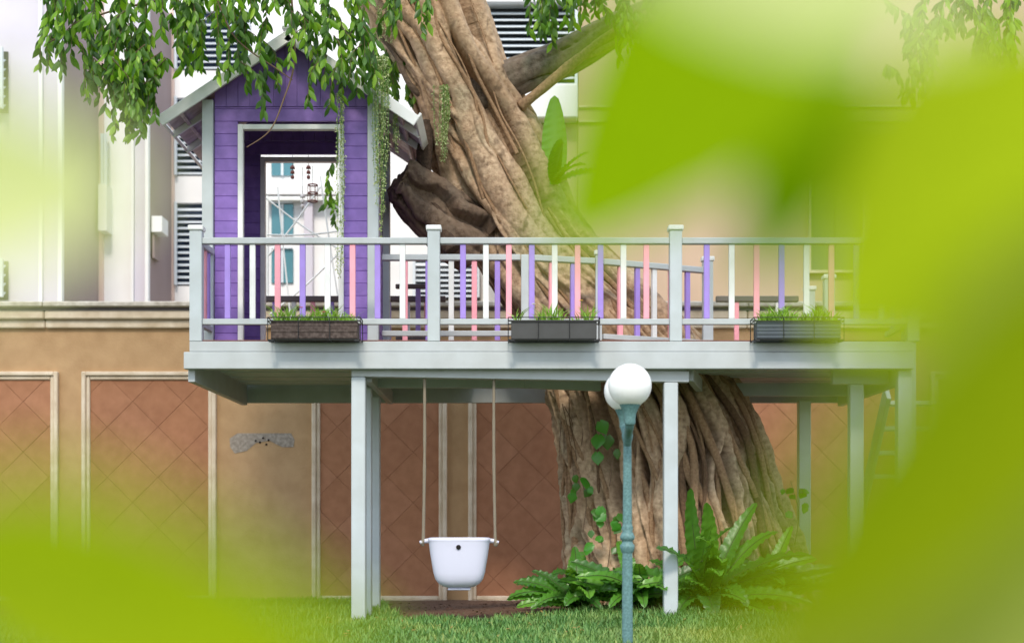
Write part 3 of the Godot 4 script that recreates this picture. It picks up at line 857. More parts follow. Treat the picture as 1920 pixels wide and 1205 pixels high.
	part("root", tube([Vector3(0.519, 5.3593, -1.5), Vector3(0.9293, 5.5111, -1.42), Vector3(1.3085, 5.7193, -1.33), Vector3(1.7353, 6.0353, -1.25)], 0.03, 0.035, 10, 30, null, 0.3), M.root_bark, tr)
	# sawn, rotting stub on the left
	var stub := [Vector3(-0.3166, 3.6763, -1.75), Vector3(-0.5766, 3.8416, -1.65), Vector3(-0.8332, 4.041, -1.55), Vector3(-1.0108, 4.1819, -1.48), Vector3(-1.0871, 4.2189, -1.46), Vector3(-1.1022, 4.2282, -1.455), Vector3(-1.107, 4.2322, -1.45)]
	var bs := []
	for k in 12: bs.append(strand(k * TAU / 12 + rng.randf_range(-0.2, 0.2), rng.randf_range(-0.05, 0.1), rng.randf_range(0.16, 0.4), rng.randf_range(0.14, 0.32), -0.2, 1.2, rng.randf_range(-0.2, 0.02)))
	part("broken_limb", braid(stub, [Vector2(0.30, 0.26), Vector2(0.29, 0.26), Vector2(0.26, 0.24), Vector2(0.215, 0.22), Vector2(0.19, 0.19), Vector2(0.11, 0.12), Vector2(0.005, 0.005)], bs, 110, 130, false, Color(0.17, 0.115, 0.078), Color(0.30, 0.21, 0.145), Color(0.21, 0.17, 0.13)), M.bark, tr)
	part("flank_root", tube([Vector3(-0.8388, 4.8377, -1.65), Vector3(-0.8593, 4.4472, -1.55), Vector3(-0.7993, 4.124, -1.5), Vector3(-0.7139, 3.8029, -1.45), Vector3(-0.5671, 3.5354, -1.4)], 0.07, 0.10, 12, 40, null, 0.5), M.dark_bark, tr)
	part("branch", tube([Vector3(-1.2886, 5.6922, -1.7), Vector3(-1.1271, 5.4667, -1.65), Vector3(-1.0045, 5.2066, -1.62), Vector3(-0.8415, 5.061, -1.7)], 0.018, 0.035, 8, 24, null, 0.3), M.limb_bark, tr)
	foliage(tr)
	crown(tr)

func crown(tr: Node3D):
	# the rest of the crown, above the view, whose shade lies over deck and lawn
	var clump := begin()
	var leaf := leaf_shape(0.24, 0.10, 0.3)
	for k in 11:
		clump.append_from(leaf, 0, Transform3D(Basis.from_euler(Vector3(rng.randf_range(-1.3, 1.3), rng.randf() * TAU, rng.randf_range(-0.8, 0.8))), Vector3(rng.randf_range(-0.3, 0.3), rng.randf_range(-0.2, 0.2), rng.randf_range(-0.3, 0.3))))
	var mesh := clump.commit()
	var places := []
	var tints := []
	for k in 300:
		var x := rng.randf_range(-7.0, 8.0)
		var z := rng.randf_range(-0.8, 4.5)
		if lumps.get_noise_2d(x * 0.5, z * 0.5 + 60.0) < -0.3: continue
		var y := 0.906 + 0.345 * (13.5 - z) + 0.6 + rng.randf() * 3.0
		places.append(Transform3D(Basis.from_euler(Vector3(rng.randf(), rng.randf() * TAU, rng.randf())), Vector3(x, y, z)))
		tints.append(Color(0.05, 0.14, 0.02).lerp(Color(0.1, 0.24, 0.03), rng.randf()))
	many("crown", mesh, M.leaf_mass, places, tints, tr)
	for q in [[Vector3(-1.3, 6.6, -1.95), Vector3(-2.6, 7.6, -1.2), Vector3(-4.2, 8.3, 0.6)], [Vector3(-1.2, 6.7, -1.95), Vector3(-0.9, 8.2, -1.4), Vector3(-0.2, 9.5, 0.8)], [Vector3(1.9, 6.5, -1.4), Vector3(3.4, 7.4, -1.0), Vector3(5.2, 8.0, 0.2)]]:
		part("limb", tube(q, 0.3, 0.09, 12, 20, null, 0.2), M.limb_bark, tr)

func leaf_shape(len: float, wid: float, curl := 0.3) -> ArrayMesh:
	# a pointed leaf hanging down -y from its stalk, folded along the midrib
	var rows := []
	for k in 7:
		var t := k / 6.0
		var w := wid / 2 * pow(sin(PI * pow(clampf(t, 0.01, 0.995), 0.85)), 0.8) * (1.0 if t < 0.7 else 1.0 - (t - 0.7) * 0.9)
		if k == 6: w = 0.0008
		var y := -len * t
		var z := curl * len * 0.5 * t * t
		rows.append(PackedVector3Array([Vector3(-w, y, z + w * 0.45), Vector3(0, y, z), Vector3(w, y, z + w * 0.45)]))
	return skin(rows)

func foliage(tr: Node3D):
	var shapes := []
	for k in 4: shapes.append(leaf_shape(0.112 + 0.013 * k, 0.040 + 0.005 * (k % 3), [0.15, 0.4, 0.6, -0.2][k]))
	var places := []   # [transform, nearness]
	# hanging sprays: start, end, leaves per metre
	var sprays := []
	# [centre x, half spread, lowest y, count, depth] of each curtain
	for c in [
		[-3.9265, 0.2541, 4.8094, 5.1558, 7, 0.15], [-3.5666, 0.2761, 4.5877, 4.9558, 13, 0.2], [-3.3616, 0.1855, 4.1285, 4.569, 12, 0.1],
		[-3.2325, 0.1215, 4.2927, 4.9233, 11, 0.0], [-2.8706, 0.16, 4.906, 5.1884, 9, -0.1], [-2.4574, 0.2087, 4.5922, 5.0326, 5, 0.1],
		[-2.1488, 0.2569, 4.4795, 5.0634, 5, 0.0], [-1.7918, 0.2094, 4.699, 5.1877, 4, 0.05], [-1.6355, 0.1659, 4.4377, 4.9354, 4, -0.2],
		[-1.3848, 0.191, 4.6544, 5.2036, 9, -0.3], [-1.1457, 0.2131, 4.9825, 5.4887, 12, -1.9], [-3.0145, 1.0505, 5.0396, 5.3821, 26, 0.3],
		[-1.7066, 0.5215, 5.2672, 5.5991, 9, -0.2], [0.3561, 0.2289, 5.5347, 5.789, 9, -1.2], [1.1958, 0.2242, 5.1662, 5.4403, 10, -0.9],
		[1.6194, 0.299, 5.3406, 5.6894, 13, -0.9], [0.7526, 0.301, 5.6473, 5.8731, 9, -1.0], [3.8367, 0.5024, 4.2859, 5.1081, 24, 0.3],
		[4.1574, 0.4204, 5.1102, 5.5306, 12, 0.0], [-1.9706, 0.1294, 4.1707, 4.6119, 4, -3.5], [-1.1626, 0.1453, 5.3385, 5.5565, 4, -0.5], [-0.7917, 0.1237, 5.4582, 5.6562, 3, -0.8]]:
		for k in int(c[4] * 1.35):
			var x: float = c[0] + rng.randf_range(-1, 1) * c[1]
			var z: float = c[5] + rng.randf_range(-0.25, 0.25)
			var tip := Vector3(x, lerpf(c[2], c[3], rng.randf() * 0.9 + absf(x - c[0]) / c[1] * 0.1), z)
			var len := rng.randf_range(0.35, 0.65)
			var start := tip + Vector3(rng.randf_range(-0.25, 0.25), len, rng.randf_range(-0.15, 0.15))
			sprays.append([start, tip])
	# long bare shoots
	part("twig", tube([Vector3(-1.9242, 5.5427, 0.1), Vector3(-1.8918, 4.9399, 0.1), Vector3(-1.9938, 4.569, 0.1), Vector3(-2.1097, 4.314, 0.1), Vector3(-2.3091, 4.1702, 0.1)], 0.010, 0.004, 6, 24), M.twig, tr)
	part("twig", tube([Vector3(-2.5965, 5.5427, 0.1), Vector3(-2.4111, 5.1254, 0.1), Vector3(-2.0401, 4.8472, 0.1), Vector3(-1.9103, 4.7544, 0.1)], 0.009, 0.005, 6, 20), M.twig, tr)
	part("twig", tube([Vector3(-4.0189, 5.0634, 0.15), Vector3(-3.6031, 5.2944, 0.15), Vector3(-3.0602, 5.4499, 0.1), Vector3(-2.3183, 5.589, 0.1)], 0.006, 0.014, 6, 20), M.twig, tr)
	part("branch", tube([Vector3(-3.9578, 5.6922, 0.2), Vector3(-2.6159, 5.6707, 0), Vector3(-1.5125, 5.98, -0.6), Vector3(-1.0381, 6.3039, -1.5)], 0.02, 0.07, 8, 24, null, 0.2), M.limb_bark, tr)
	part("branch", tube([Vector3(1.9076, 6.2679, -1.4), Vector3(3.1225, 5.98, -0.6), Vector3(4.326, 5.6001, 0.2)], 0.08, 0.03, 8, 24, null, 0.2), M.limb_bark, tr)
	for s in sprays:
		var a: Vector3 = s[0]
		var b: Vector3 = s[1]
		var mid := a.lerp(b, 0.45) + Vector3((b.x - a.x) * 0.35, 0.06, 0)
		part("twig", tube([a, mid, b], 0.0045, 0.0015, 4, 6), M.twig, tr)
		var l := a.distance_to(b)
		var n := int(l / 0.025)
		for k in n:
			var t := (k + rng.randf() * 0.6) / n
			var p: Vector3 = spline([a, mid, b], t)
			var side := Vector3(rng.randf_range(-1, 1), 0, rng.randf_range(-1, 1)).normalized()
			var d := (Vector3(0, -1.15, 0) + side * rng.randf_range(0.2, 1.5) + (b - a).normalized() * 0.3).normalized()
			var bx := d.cross(Vector3(rng.randf_range(-0.6, 0.6), rng.randf_range(-0.3, 0.3), 1.0)).normalized()
			var bz := bx.cross(-d)
			var sc := rng.randf_range(0.5, 1.15)
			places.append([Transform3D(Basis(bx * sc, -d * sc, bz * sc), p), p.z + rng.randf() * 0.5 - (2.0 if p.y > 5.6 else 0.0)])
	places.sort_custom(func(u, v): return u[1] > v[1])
	var rest := []
	var tints := []
	for k in places.size():
		if k < 300:
			var o := part("leaf", shapes[k % 4], M["fig_leaf_%d" % (rng.randi() % 6)], tr)
			o.transform = places[k][0]
		else:
			rest.append(places[k][0])
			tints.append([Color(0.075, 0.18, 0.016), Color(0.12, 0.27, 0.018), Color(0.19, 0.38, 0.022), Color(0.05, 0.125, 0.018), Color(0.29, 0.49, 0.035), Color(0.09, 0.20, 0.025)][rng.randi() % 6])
	many("leaf_cluster", shapes[1], M.leaf_mass, rest, tints, tr)

# ---------- swing

func swing():
	var top := Vector3(-0.4669, 0.7645, -0.13)
	var s := thing("bucket_swing", "white plastic bucket swing hanging on two ropes below the deck", "swing", top)
	var hw: float = 0.2735
	var prof := [[0.0, 1.012], [-0.016, 1.012], [-0.022, 0.985], [-0.12, 0.94], [-0.22, 0.88], [-0.3, 0.83], [-0.355, 0.77], [-0.395, 0.66], [-0.42, 0.5], [-0.435, 0.3], [-0.438, 0.02]]
	var rows := []
	var ring := func(y: float, f: float, d: float):
		var r := PackedVector3Array()
		for j in 48:
			var a := TAU * j / 48
			var cx := signf(cos(a)) * pow(absf(cos(a)), 0.55)
			var cz := signf(sin(a)) * pow(absf(sin(a)), 0.55)
			r.append(Vector3(cx * hw * f, y, cz * d * f))
		return r
	for k in range(prof.size() - 1, -1, -1): rows.append(ring.call(prof[k][0], prof[k][1], 0.2))
	rows.append(ring.call(0.008, 0.985, 0.2))
	for k in prof.size(): rows.append(ring.call(prof[k][0] + 0.012, prof[k][1] * 0.955, 0.19))
	part("seat", skin(rows, true), M.plastic, s)
	part("base_rim", box(Vector3(0.2, 0.018, 0.16), 0.008), M.plastic, s, Vector3(0, -0.442, 0))
	part("eyelet", lathe([Vector2(0, 0.006), Vector2(0.017, 0.005), Vector2(0.021, 0.0), Vector2(0.021, -0.01)], 18), M.dark_hole, s, Vector3(0, -0.07, 0.2), Vector3(PI / 2, 0, 0))
	for sx in [-1, 1]:
		var lug := part("lug", tube([Vector3(sx * (hw - 0.005), -0.016, 0.0), Vector3(sx * (hw + 0.035), -0.02, 0), Vector3(sx * (hw + 0.075), -0.035, 0)], 0.022, 0.016, 10, 8), M.plastic, s)
		part("bolt", ball(0.011), M.steel, lug, Vector3(sx * (hw + 0.06), -0.03, 0.018))
		var x: float = sx * 0.3066
		var up: float = 1.429
		part("rope", tube([Vector3(x + sx * 0.012, -0.03, 0.0), Vector3(x, up * 0.5, 0.002), Vector3(x, up + 0.01, 0)], 0.014, 0.014, 8, 40, null, 0.25), M.rope, s)
		part("knot", tube([Vector3(x + sx * 0.012, -0.06, 0.0), Vector3(x + sx * 0.02, -0.035, 0.01), Vector3(x + sx * 0.008, -0.015, 0.0)], 0.016, 0.019, 8, 10, null, 0.6), M.rope, s)

# ---------- lamp

func lamp():
	var z := 2.6
	var x: float = 0.8166
	var l := thing("lamp_post", "green patinated lamp post with two white globes in front of the deck", "lamp post", Vector3(x, 0, z))
	var y := func(py: float): return 0.906 + (980.0 - py) / 265.138
	var prof := []
	for p in [[1280, 26], [1262, 26], [1258, 22], [1250, 14], [1240, 11], [1037, 10.2], [1036, 11.5], [1031, 13], [1027, 14.5], [1022, 14.5], [1018, 11], [1013, 10.5], [1011, 14], [1006, 15], [1001, 12.5], [996, 10], [990, 11.5], [985, 10], [980, 9.2], [830, 8.3], [826, 9.5], [821, 11], [816, 11.5], [811, 9.5], [806, 8], [800, 6], [796, 0]]:
		prof.append(Vector2(p[1] / 265.138 * 0.94, y.call(p[0])))
	part("pole", lathe(prof, 28), M.verdigris, l)
	for s in [1, -1]:
		var d: float = s * 0.235
		part("arm", tube([Vector3(0, y.call(835), 0), Vector3(0, y.call(815), d * 0.35), Vector3(0, y.call(806), d * 0.7), Vector3(0, y.call(800), d * 0.9), Vector3(0, y.call(784), d)], 0.028, 0.034, 10, 20), M.verdigris, l)
		part("scroll", tube([Vector3(0, y.call(818), d * 0.3), Vector3(0, y.call(800), d * 0.42), Vector3(0, y.call(788), d * 0.32), Vector3(0, y.call(795), d * 0.22)], 0.012, 0.008, 8, 16), M.verdigris, l)
		var cup := []
		for p in [[800, 9], [796, 11], [790, 10.5], [780, 12], [772, 15.5], [765, 19], [762, 20], [759, 20], [759, 17]]: cup.append(Vector2(p[1] / 265.138 * 0.97, y.call(p[0])))
		part("globe_holder", lathe(cup, 28), M.verdigris, l, Vector3(0, 0, d))
		part("globe", ball(0.151), M.opal, l, Vector3(0, y.call(728.0), d))

# ---------- planters

func planters():
	var lab := ["weathered brown wooden planter box hanging under the playhouse front", "dark grey planter box hanging on the middle bay of the railing", "blue grey ribbed planter box hanging on the right bay of the railing"]
	var lab2 := ["bright green grassy plants in the brown planter box", "sparse green seedlings in the middle grey planter box", "leafy green plants in the ribbed planter box at the right"]
	var xs := [[-2.1051, -1.3075], [-0.0325, 0.7558], [2.0865, 2.8608]]
	var y0: float = 2.4825
	var y1: float = 2.6494
	for k in 3:
		var x0: float = xs[k][0]
		var x1: float = xs[k][1]
		var w := x1 - x0
		var b := thing("planter_box", lab[k], "planter", Vector3((x0 + x1) / 2, y0, 0.13), "planter boxes on the railing")
		var m: String = ["planter_brown", "planter_dark", "planter_blue"][k]
		var hgt := y1 - y0
		var n: int = [3, 1, 5][k]
		for q in n:
			part("front_plank", box(Vector3(w - 0.05, hgt / n - 0.004, 0.016), 0.004), M[m], b, Vector3(0, 0.012 + (q + 0.5) * (hgt - 0.012) / n, 0.085 + (0.003 if q % 2 else 0.0)))
		part("back_plank", box(Vector3(w - 0.05, hgt - 0.01, 0.016), 0.004), M[m], b, Vector3(0, hgt / 2, -0.085))
		for sx in [-1, 1]: part("end_plank", box(Vector3(0.016, hgt - 0.01, 0.15), 0.004), M[m], b, Vector3(sx * (w / 2 - 0.034), hgt / 2, 0))
		part("bottom_plank", box(Vector3(w - 0.06, 0.016, 0.15), 0.003), M[m], b, Vector3(0, 0.014, 0))
		part("soil", box(Vector3(w - 0.09, 0.02, 0.145), 0.003), M.mulch, b, Vector3(0, hgt - 0.03, 0))
		var st := begin()
		var top := hgt + 0.025
		for zz in [0.105, -0.1]:
			for yy in [0.0, hgt * 0.96, top]: tube([Vector3(-w / 2, yy, zz), Vector3(0, yy, zz), Vector3(w / 2, yy, zz)], 0.0045, 0.0045, 5, 2, st)
			for xx in [-w / 2, -w * 0.17, w * 0.17, w / 2]: tube([Vector3(xx, 0, zz), Vector3(xx, top / 2, zz), Vector3(xx, top, zz)], 0.004, 0.004, 5, 2, st)
		for xx in [-w / 2, -w * 0.17, w * 0.17, w / 2]:
			tube([Vector3(xx, 0, 0.105), Vector3(xx, 0, 0), Vector3(xx, 0, -0.1)], 0.004, 0.004, 5, 2, st)
		for xx in [-w / 2, w / 2]:
			for yy in [hgt * 0.96, top]: tube([Vector3(xx, yy, 0.105), Vector3(xx, yy, 0), Vector3(xx, yy, -0.1)], 0.0045, 0.0045, 5, 2, st)
		part("wire_holder", st.commit(), M.wire, b)
		for sx in [-1, 1]: part("foot", box(Vector3(0.05, 0.022, 0.04), 0.006), M.wire, b, Vector3(sx * (w / 2 - 0.03), -0.008, 0.09))
		# plants
		var pl := begin()
		for q in [420, 230, 380][k]:
			var px := rng.randf_range(-w / 2 + 0.06, w / 2 - 0.06)
			var dens := 0.5 + 0.5 * sin(px * 17.0 + k * 2.0)
			if k == 1 and rng.randf() > dens * 1.1: continue
			var pz := rng.randf_range(-0.06, 0.06)
			var lean := Vector3(rng.randf_range(-0.6, 0.6), 1, rng.randf_range(-0.5, 0.5))
			var hh := rng.randf_range(0.07, 0.19) * (0.6 + 0.6 * dens)
			var p := Vector3(px, hgt - 0.025, pz)
			var a := rng.randf() * PI
			var wd := Vector3(cos(a), 0, sin(a)) * (0.004 if k == 0 else 0.0055)
			var p1 := p + lean * hh * 0.6
			var p2 := p + lean * hh + Vector3(lean.x, -0.3, lean.z) * hh * 0.4
			skin([PackedVector3Array([p - wd, p + wd]), PackedVector3Array([p1 - wd * 1.2, p1 + wd * 1.2]), PackedVector3Array([p2 - wd * 0.1, p2 + wd * 0.1])], false, [], pl)
		var o := part("box_plants", pl.commit(), M.box_grass, self, b.position)
		tag(o, lab2[k], "plants", "", "stuff")
		# a few flowers
		var fl: Array = [[[0.35, 0.14, "flower_pink"], [0.6, 0.1, "flower_pink"]], [[0.28, 0.17, "flower_white"], [0.8, 0.2, "flower_yellow"]], [[0.3, 0.12, "flower_white"]]][k]
		for f in fl:
			if not M.has(f[2]): mat(f[2], {"flower_pink": Color(0.85, 0.4, 0.45), "flower_white": Color(0.95, 0.93, 0.85), "flower_yellow": Color(0.95, 0.75, 0.3)}[f[2]], 0.7)
			var fx: float = -w / 2 + f[0] * w
			var word: String = f[2].replace("flower_", "")
			var t := thing("flower", "small %s flower %s in the %s planter box" % [word, "left of centre" if f[0] < 0.5 else "right of centre", ["brown", "middle dark grey", "right ribbed"][k]], "flower", b.position + Vector3(fx, hgt - 0.02, 0.03))
			part("stem", tube([Vector3.ZERO, Vector3(0.005, f[1] * 0.5, 0), Vector3(0, f[1], 0.01)], 0.002, 0.0015, 5, 6), M.box_grass, t)
			var fs := begin()
			for q in 6: add_box(fs, Vector3(cos(q * 1.047) * 0.01, f[1], 0.012 + sin(q * 1.047) * 0.01), Vector3(0.014, 0.005, 0.012), 0.002, Basis(Vector3.UP, -q * 1.047))
			part("petals", fs.commit(), M[f[2]], t)

# ---------- ferns

func frond(len: float, wid: float, lift: float, droop: float, wavy := 1.0) -> ArrayMesh:
	# a strap frond that starts at the origin, runs out along +x and arches over
	var rows := []
	var p := Vector3.ZERO
	var a := lift
	var n := 30
	var ph := rng.randf() * TAU
	for k in n + 1:
		var t := float(k) / n
		var d := Vector3(cos(a), sin(a), 0)
		var up := Vector3(-sin(a), cos(a), 0)
		var w := wid / 2 * (pow(sin(PI * clampf(pow(t, 0.8) * 0.93 + 0.045, 0, 1)), 0.6))
		if k == n: w = 0.004
		var wav := up * (sin(k * 2.6 + ph) * 0.15 * w * wavy)
		var wav2 := up * (sin(k * 2.4 + ph + 2.0) * 0.15 * w * wavy)
		rows.append(PackedVector3Array([p + Vector3(0, 0, -w) + up * w * 0.3 + wav, p + Vector3(0, 0, -w * 0.5) + up * w * 0.2, p, p + Vector3(0, 0, w * 0.5) + up * w * 0.2, p + Vector3(0, 0, w) + up * w * 0.3 + wav2]))
		p += d * len / n
		a -= droop / n * (0.4 + 1.2 * t)
	return skin(rows)

func fern(label: String, where: Vector3, list: Array, extra: int, size: float):
	var f := thing("birds_nest_fern", label, "fern", where, "ferns round the foot of the fig tree")
	var all := list.duplicate()
	for k in extra:
		all.append([rng.randf() * 360, rng.randf_range(0.45, 1.25), size * rng.randf_range(0.65, 1.1), rng.randf_range(0.085, 0.12), rng.randf_range(0.6, 1.4)])
	for q in all:
		# heading in degrees (0 = right, 90 = away), lift in radians, length, width, droop
		var o := part("frond", frond(q[2] * 1.15, q[3] * rng.randf_range(1.3, 1.75), q[1] + 0.1, q[4] + 0.25, 1.8), M["fern_%d" % (rng.randi() % 4)], f, Vector3(0, 0.03, 0), Vector3(rng.randf_range(-0.2, 0.2) + 0.75 * cos(deg_to_rad(q[0])), deg_to_rad(q[0]), 0))
		var st := begin()
		var pts := []
		var p := Vector3(0, -0.004, 0)
		var a: float = q[1] + 0.1
		for k in 19:
			if k % 3 == 0: pts.append(p)
			p += Vector3(cos(a), sin(a), 0) * q[2] * 1.15 / 18
			a -= (q[4] + 0.25) / 18 * (0.4 + 1.2 * k / 18.0)
		part("midrib", tube(pts, 0.007, 0.002, 5, 14), M.fern_rib, o)

func ferns():
	var g: float = rise(1.75, -0.7)
	fern("largest bird's nest fern, right of the middle post at the tree foot", Vector3(1.7787, g, -0.7), [
		[-75, 1.42, 1.0, 0.12, 0.2], [-115, 1.34, 0.9, 0.12, 0.3], [-60, 1.25, 0.8, 0.12, 0.5], [60, 1.3, 1.0, 0.11, 0.5], [-20, 0.75, 1.05, 0.12, 0.7], [5, 0.7, 1.15, 0.13, 0.55], [-35, 0.35, 1.0, 0.12, 0.8], [20, 0.95, 1.0, 0.12, 0.7],
		[-90, 0.5, 0.6, 0.14, 1.7], [-60, 0.7, 0.65, 0.13, 1.8], [170, 0.7, 0.85, 0.12, 0.8], [185, 0.45, 0.75, 0.11, 0.9], [-120, 0.5, 0.6, 0.12, 1.6], [-45, 0.2, 0.75, 0.12, 1.0], [200, 0.8, 0.8, 0.11, 1.2]], 20, 0.95)
	fern("low bird's nest fern at the left edge of the group, beside bare soil", Vector3(0.6185, rise(0.6, -0.8), -0.8), [
		[180, 0.5, 0.62, 0.08, 0.9], [170, 0.8, 0.6, 0.085, 0.9], [195, 0.35, 0.55, 0.085, 0.9], [150, 1.1, 0.5, 0.08, 0.8], [-140, 0.5, 0.5, 0.09, 1.2], [-110, 0.6, 0.45, 0.09, 1.4], [-70, 0.5, 0.5, 0.09, 1.3], [-20, 0.6, 0.5, 0.09, 1.0], [40, 1.0, 0.5, 0.08, 0.8], [215, 0.3, 0.5, 0.09, 0.8], [90, 1.2, 0.6, 0.09, 0.6]], 16, 0.6)
	fern("bird's nest fern with long fronds directly behind the lamp pole", Vector3(1.1834, rise(1.1, -0.75), -0.75), [
		[175, 0.75, 0.75, 0.1, 0.6], [160, 1.0, 0.7, 0.1, 0.6], [10, 0.8, 0.6, 0.1, 0.8], [-40, 0.7, 0.5, 0.11, 1.5], [-90, 0.6, 0.55, 0.11, 1.6], [190, 0.4, 0.7, 0.1, 0.8], [30, 1.1, 0.65, 0.1, 0.6], [-120, 0.45, 0.6, 0.1, 1.2], [100, 1.3, 0.6, 0.1, 0.5]], 16, 0.7)
	fern("small dark bird's nest fern at the back against the roots", Vector3(2.35, rise(2.2, -0.95), -0.95), [
		[60, 1.3, 0.75, 0.1, 0.4], [20, 0.9, 0.8, 0.1, 0.7], [120, 1.2, 0.7, 0.1, 0.5], [-10, 0.6, 0.8, 0.1, 0.8]], 14, 0.75)
	# fern growing on the trunk above the railing
	var t := thing("trunk_fern", "bird's nest fern perched on the right flank of the trunk", "fern", Vector3(0.4138, 4.1909, -1.45))
	for q in [[-90, 1.62, 0.86, 0.25, 0.12], [-40, 1.1, 0.46, 0.16, 0.3], [-30, 0.75, 0.52, 0.17, 0.6], [-50, 0.5, 0.5, 0.16, 0.8], [0, 0.5, 0.55, 0.16, 0.9], [-70, 1.0, 0.5, 0.15, 0.5]]:
		part("frond", frond(q[2], q[3], q[1], q[4]), M["fern_%d" % (1 + rng.randi() % 3)], t, Vector3.ZERO, Vector3(0.6 * cos(deg_to_rad(q[0])), deg_to_rad(q[0]), 0))

# ---------- climbers on the trunk

func heart(s: float) -> ArrayMesh:
	var rows := []
	for k in 8:
		var t := k / 7.0
		var w: float = [0.18, 0.42, 0.5, 0.48, 0.40, 0.28, 0.14, 0.004][k] * s
		var y := (0.12 if k == 0 else 0.0) * s - s * t
		var notch := Vector3(0, -0.12 * s if k == 0 else 0.0, 0)
		rows.append(PackedVector3Array([Vector3(-w, y, -0.1 * w), Vector3(-w * 0.5, y, 0.08 * w), Vector3(0, y, 0) + notch, Vector3(w * 0.5, y, 0.08 * w), Vector3(w, y, -0.1 * w)]))
	return skin(rows)

func climbers():
	for c in [["single broad heart shaped leaves of a climber high on the trunk", Vector3(0.9106, 1.7559, -1.12), 5, 0.11, 0.2], ["small climbing plant on the left flank of the trunk, halfway up", Vector3(0.6635, 1.3143, -1.25), 9, 0.08, 0.16], ["dark leafy climber at the foot of the trunk above the ferns", Vector3(0.878, 0.9311, -1), 16, 0.09, 0.28], ["sprig of pointed leaves by the back right post", Vector3(2.7142, 1.1877, -1.3), 9, 0.07, 0.2]]:
		var o := thing("climbing_plant", c[0], "climber", c[1], "climbers on the fig trunk")
		part("stem", tube([Vector3(0.02, -0.5, -0.08), Vector3(0.05, -0.2, -0.03), Vector3(0, 0, 0), Vector3(-0.03, 0.12, -0.03)], 0.005, 0.003, 5, 12), M.twig, o)
		for k in c[2]:
			var p := Vector3(rng.randf_range(-1, 1) * c[4] * 0.6, rng.randf_range(-1, 0.6) * c[4], rng.randf_range(0, 0.06))
			part("leaf", heart(c[3] * rng.randf_range(0.7, 1.35)), M.heart_leaf if k % 3 else M.fern_2, o, p, Vector3(rng.randf_range(-0.8, 0.2), rng.randf_range(-0.7, 0.7), rng.randf_range(-0.9, 0.9)))

# ---------- trailing plants

func trailing(label: String, top: Vector3, bottom: float, spread: float, strands: int, per: int):
	var o := thing("trailing_plant", label, "hanging plant", top, "pale trailing plants")
	var leaf := leaf_shape(0.022, 0.011, 0.3)
	var places := []
	var tints := []
	for k in strands:
		var x := rng.randf_range(-1, 1) * spread
		var z := rng.randf_range(-1, 1) * spread * 0.7
		var len := (top.y - bottom) * (rng.randf_range(0.45, 1.0) if k else 1.0)
		var pts := [Vector3(x, 0, z), Vector3(x * 1.1 + rng.randf_range(-0.02, 0.02), -len * 0.5, z), Vector3(x * 0.6 + rng.randf_range(-0.02, 0.02), -len, z)]
		part("stem", tube(pts, 0.0025, 0.0015, 4, 10), M.trail_leaf if false else M.fern_3, o)
		var n := int(per * len)
		for q in n:
			var t := rng.randf()
			var p: Vector3 = spline(pts, t) + Vector3(rng.randf_range(-1, 1), 0, rng.randf_range(-1, 1)) * 0.012
			places.append(Transform3D(Basis.from_euler(Vector3(rng.randf_range(-1.6, 0.6), rng.randf() * TAU, rng.randf_range(-1, 1))).scaled(Vector3.ONE * rng.randf_range(0.6, 1.2)), p))
			tints.append(Color(0.36, 0.44, 0.17).lerp(Color(0.55, 0.58, 0.32), rng.randf()))
	many("leaf_cluster", leaf, M.trail_leaf, places, tints, o)

func trailing_plants():
	trailing("thick pale green trailing plant hanging by the playhouse right corner", Vector3(-1.1885, 5.0993, -0.35), 3.4699, 0.07, 16, 130)
	trailing("thin pale trailing strand hanging before the playhouse opening", Vector3(-1.5479, 4.7639, -0.35), 3.1105, 0.022, 5, 120)
	trailing("short pale trailing tuft clinging to the trunk front", Vector3(-0.6885, 5.1195, -1.35), 4.3744, 0.07, 12, 150)
	trailing("sparse pale strands hanging before the right roof slope", Vector3(-1.049, 4.6384, -0.6), 4.2968, 0.06, 5, 110)
	trailing("short pale tuft on the trunk edge at the top", Vector3(-1.2435, 5.9742, -1.6), 5.5823, 0.07, 8, 150)

# ---------- ropes and ornaments seen through the playhouse

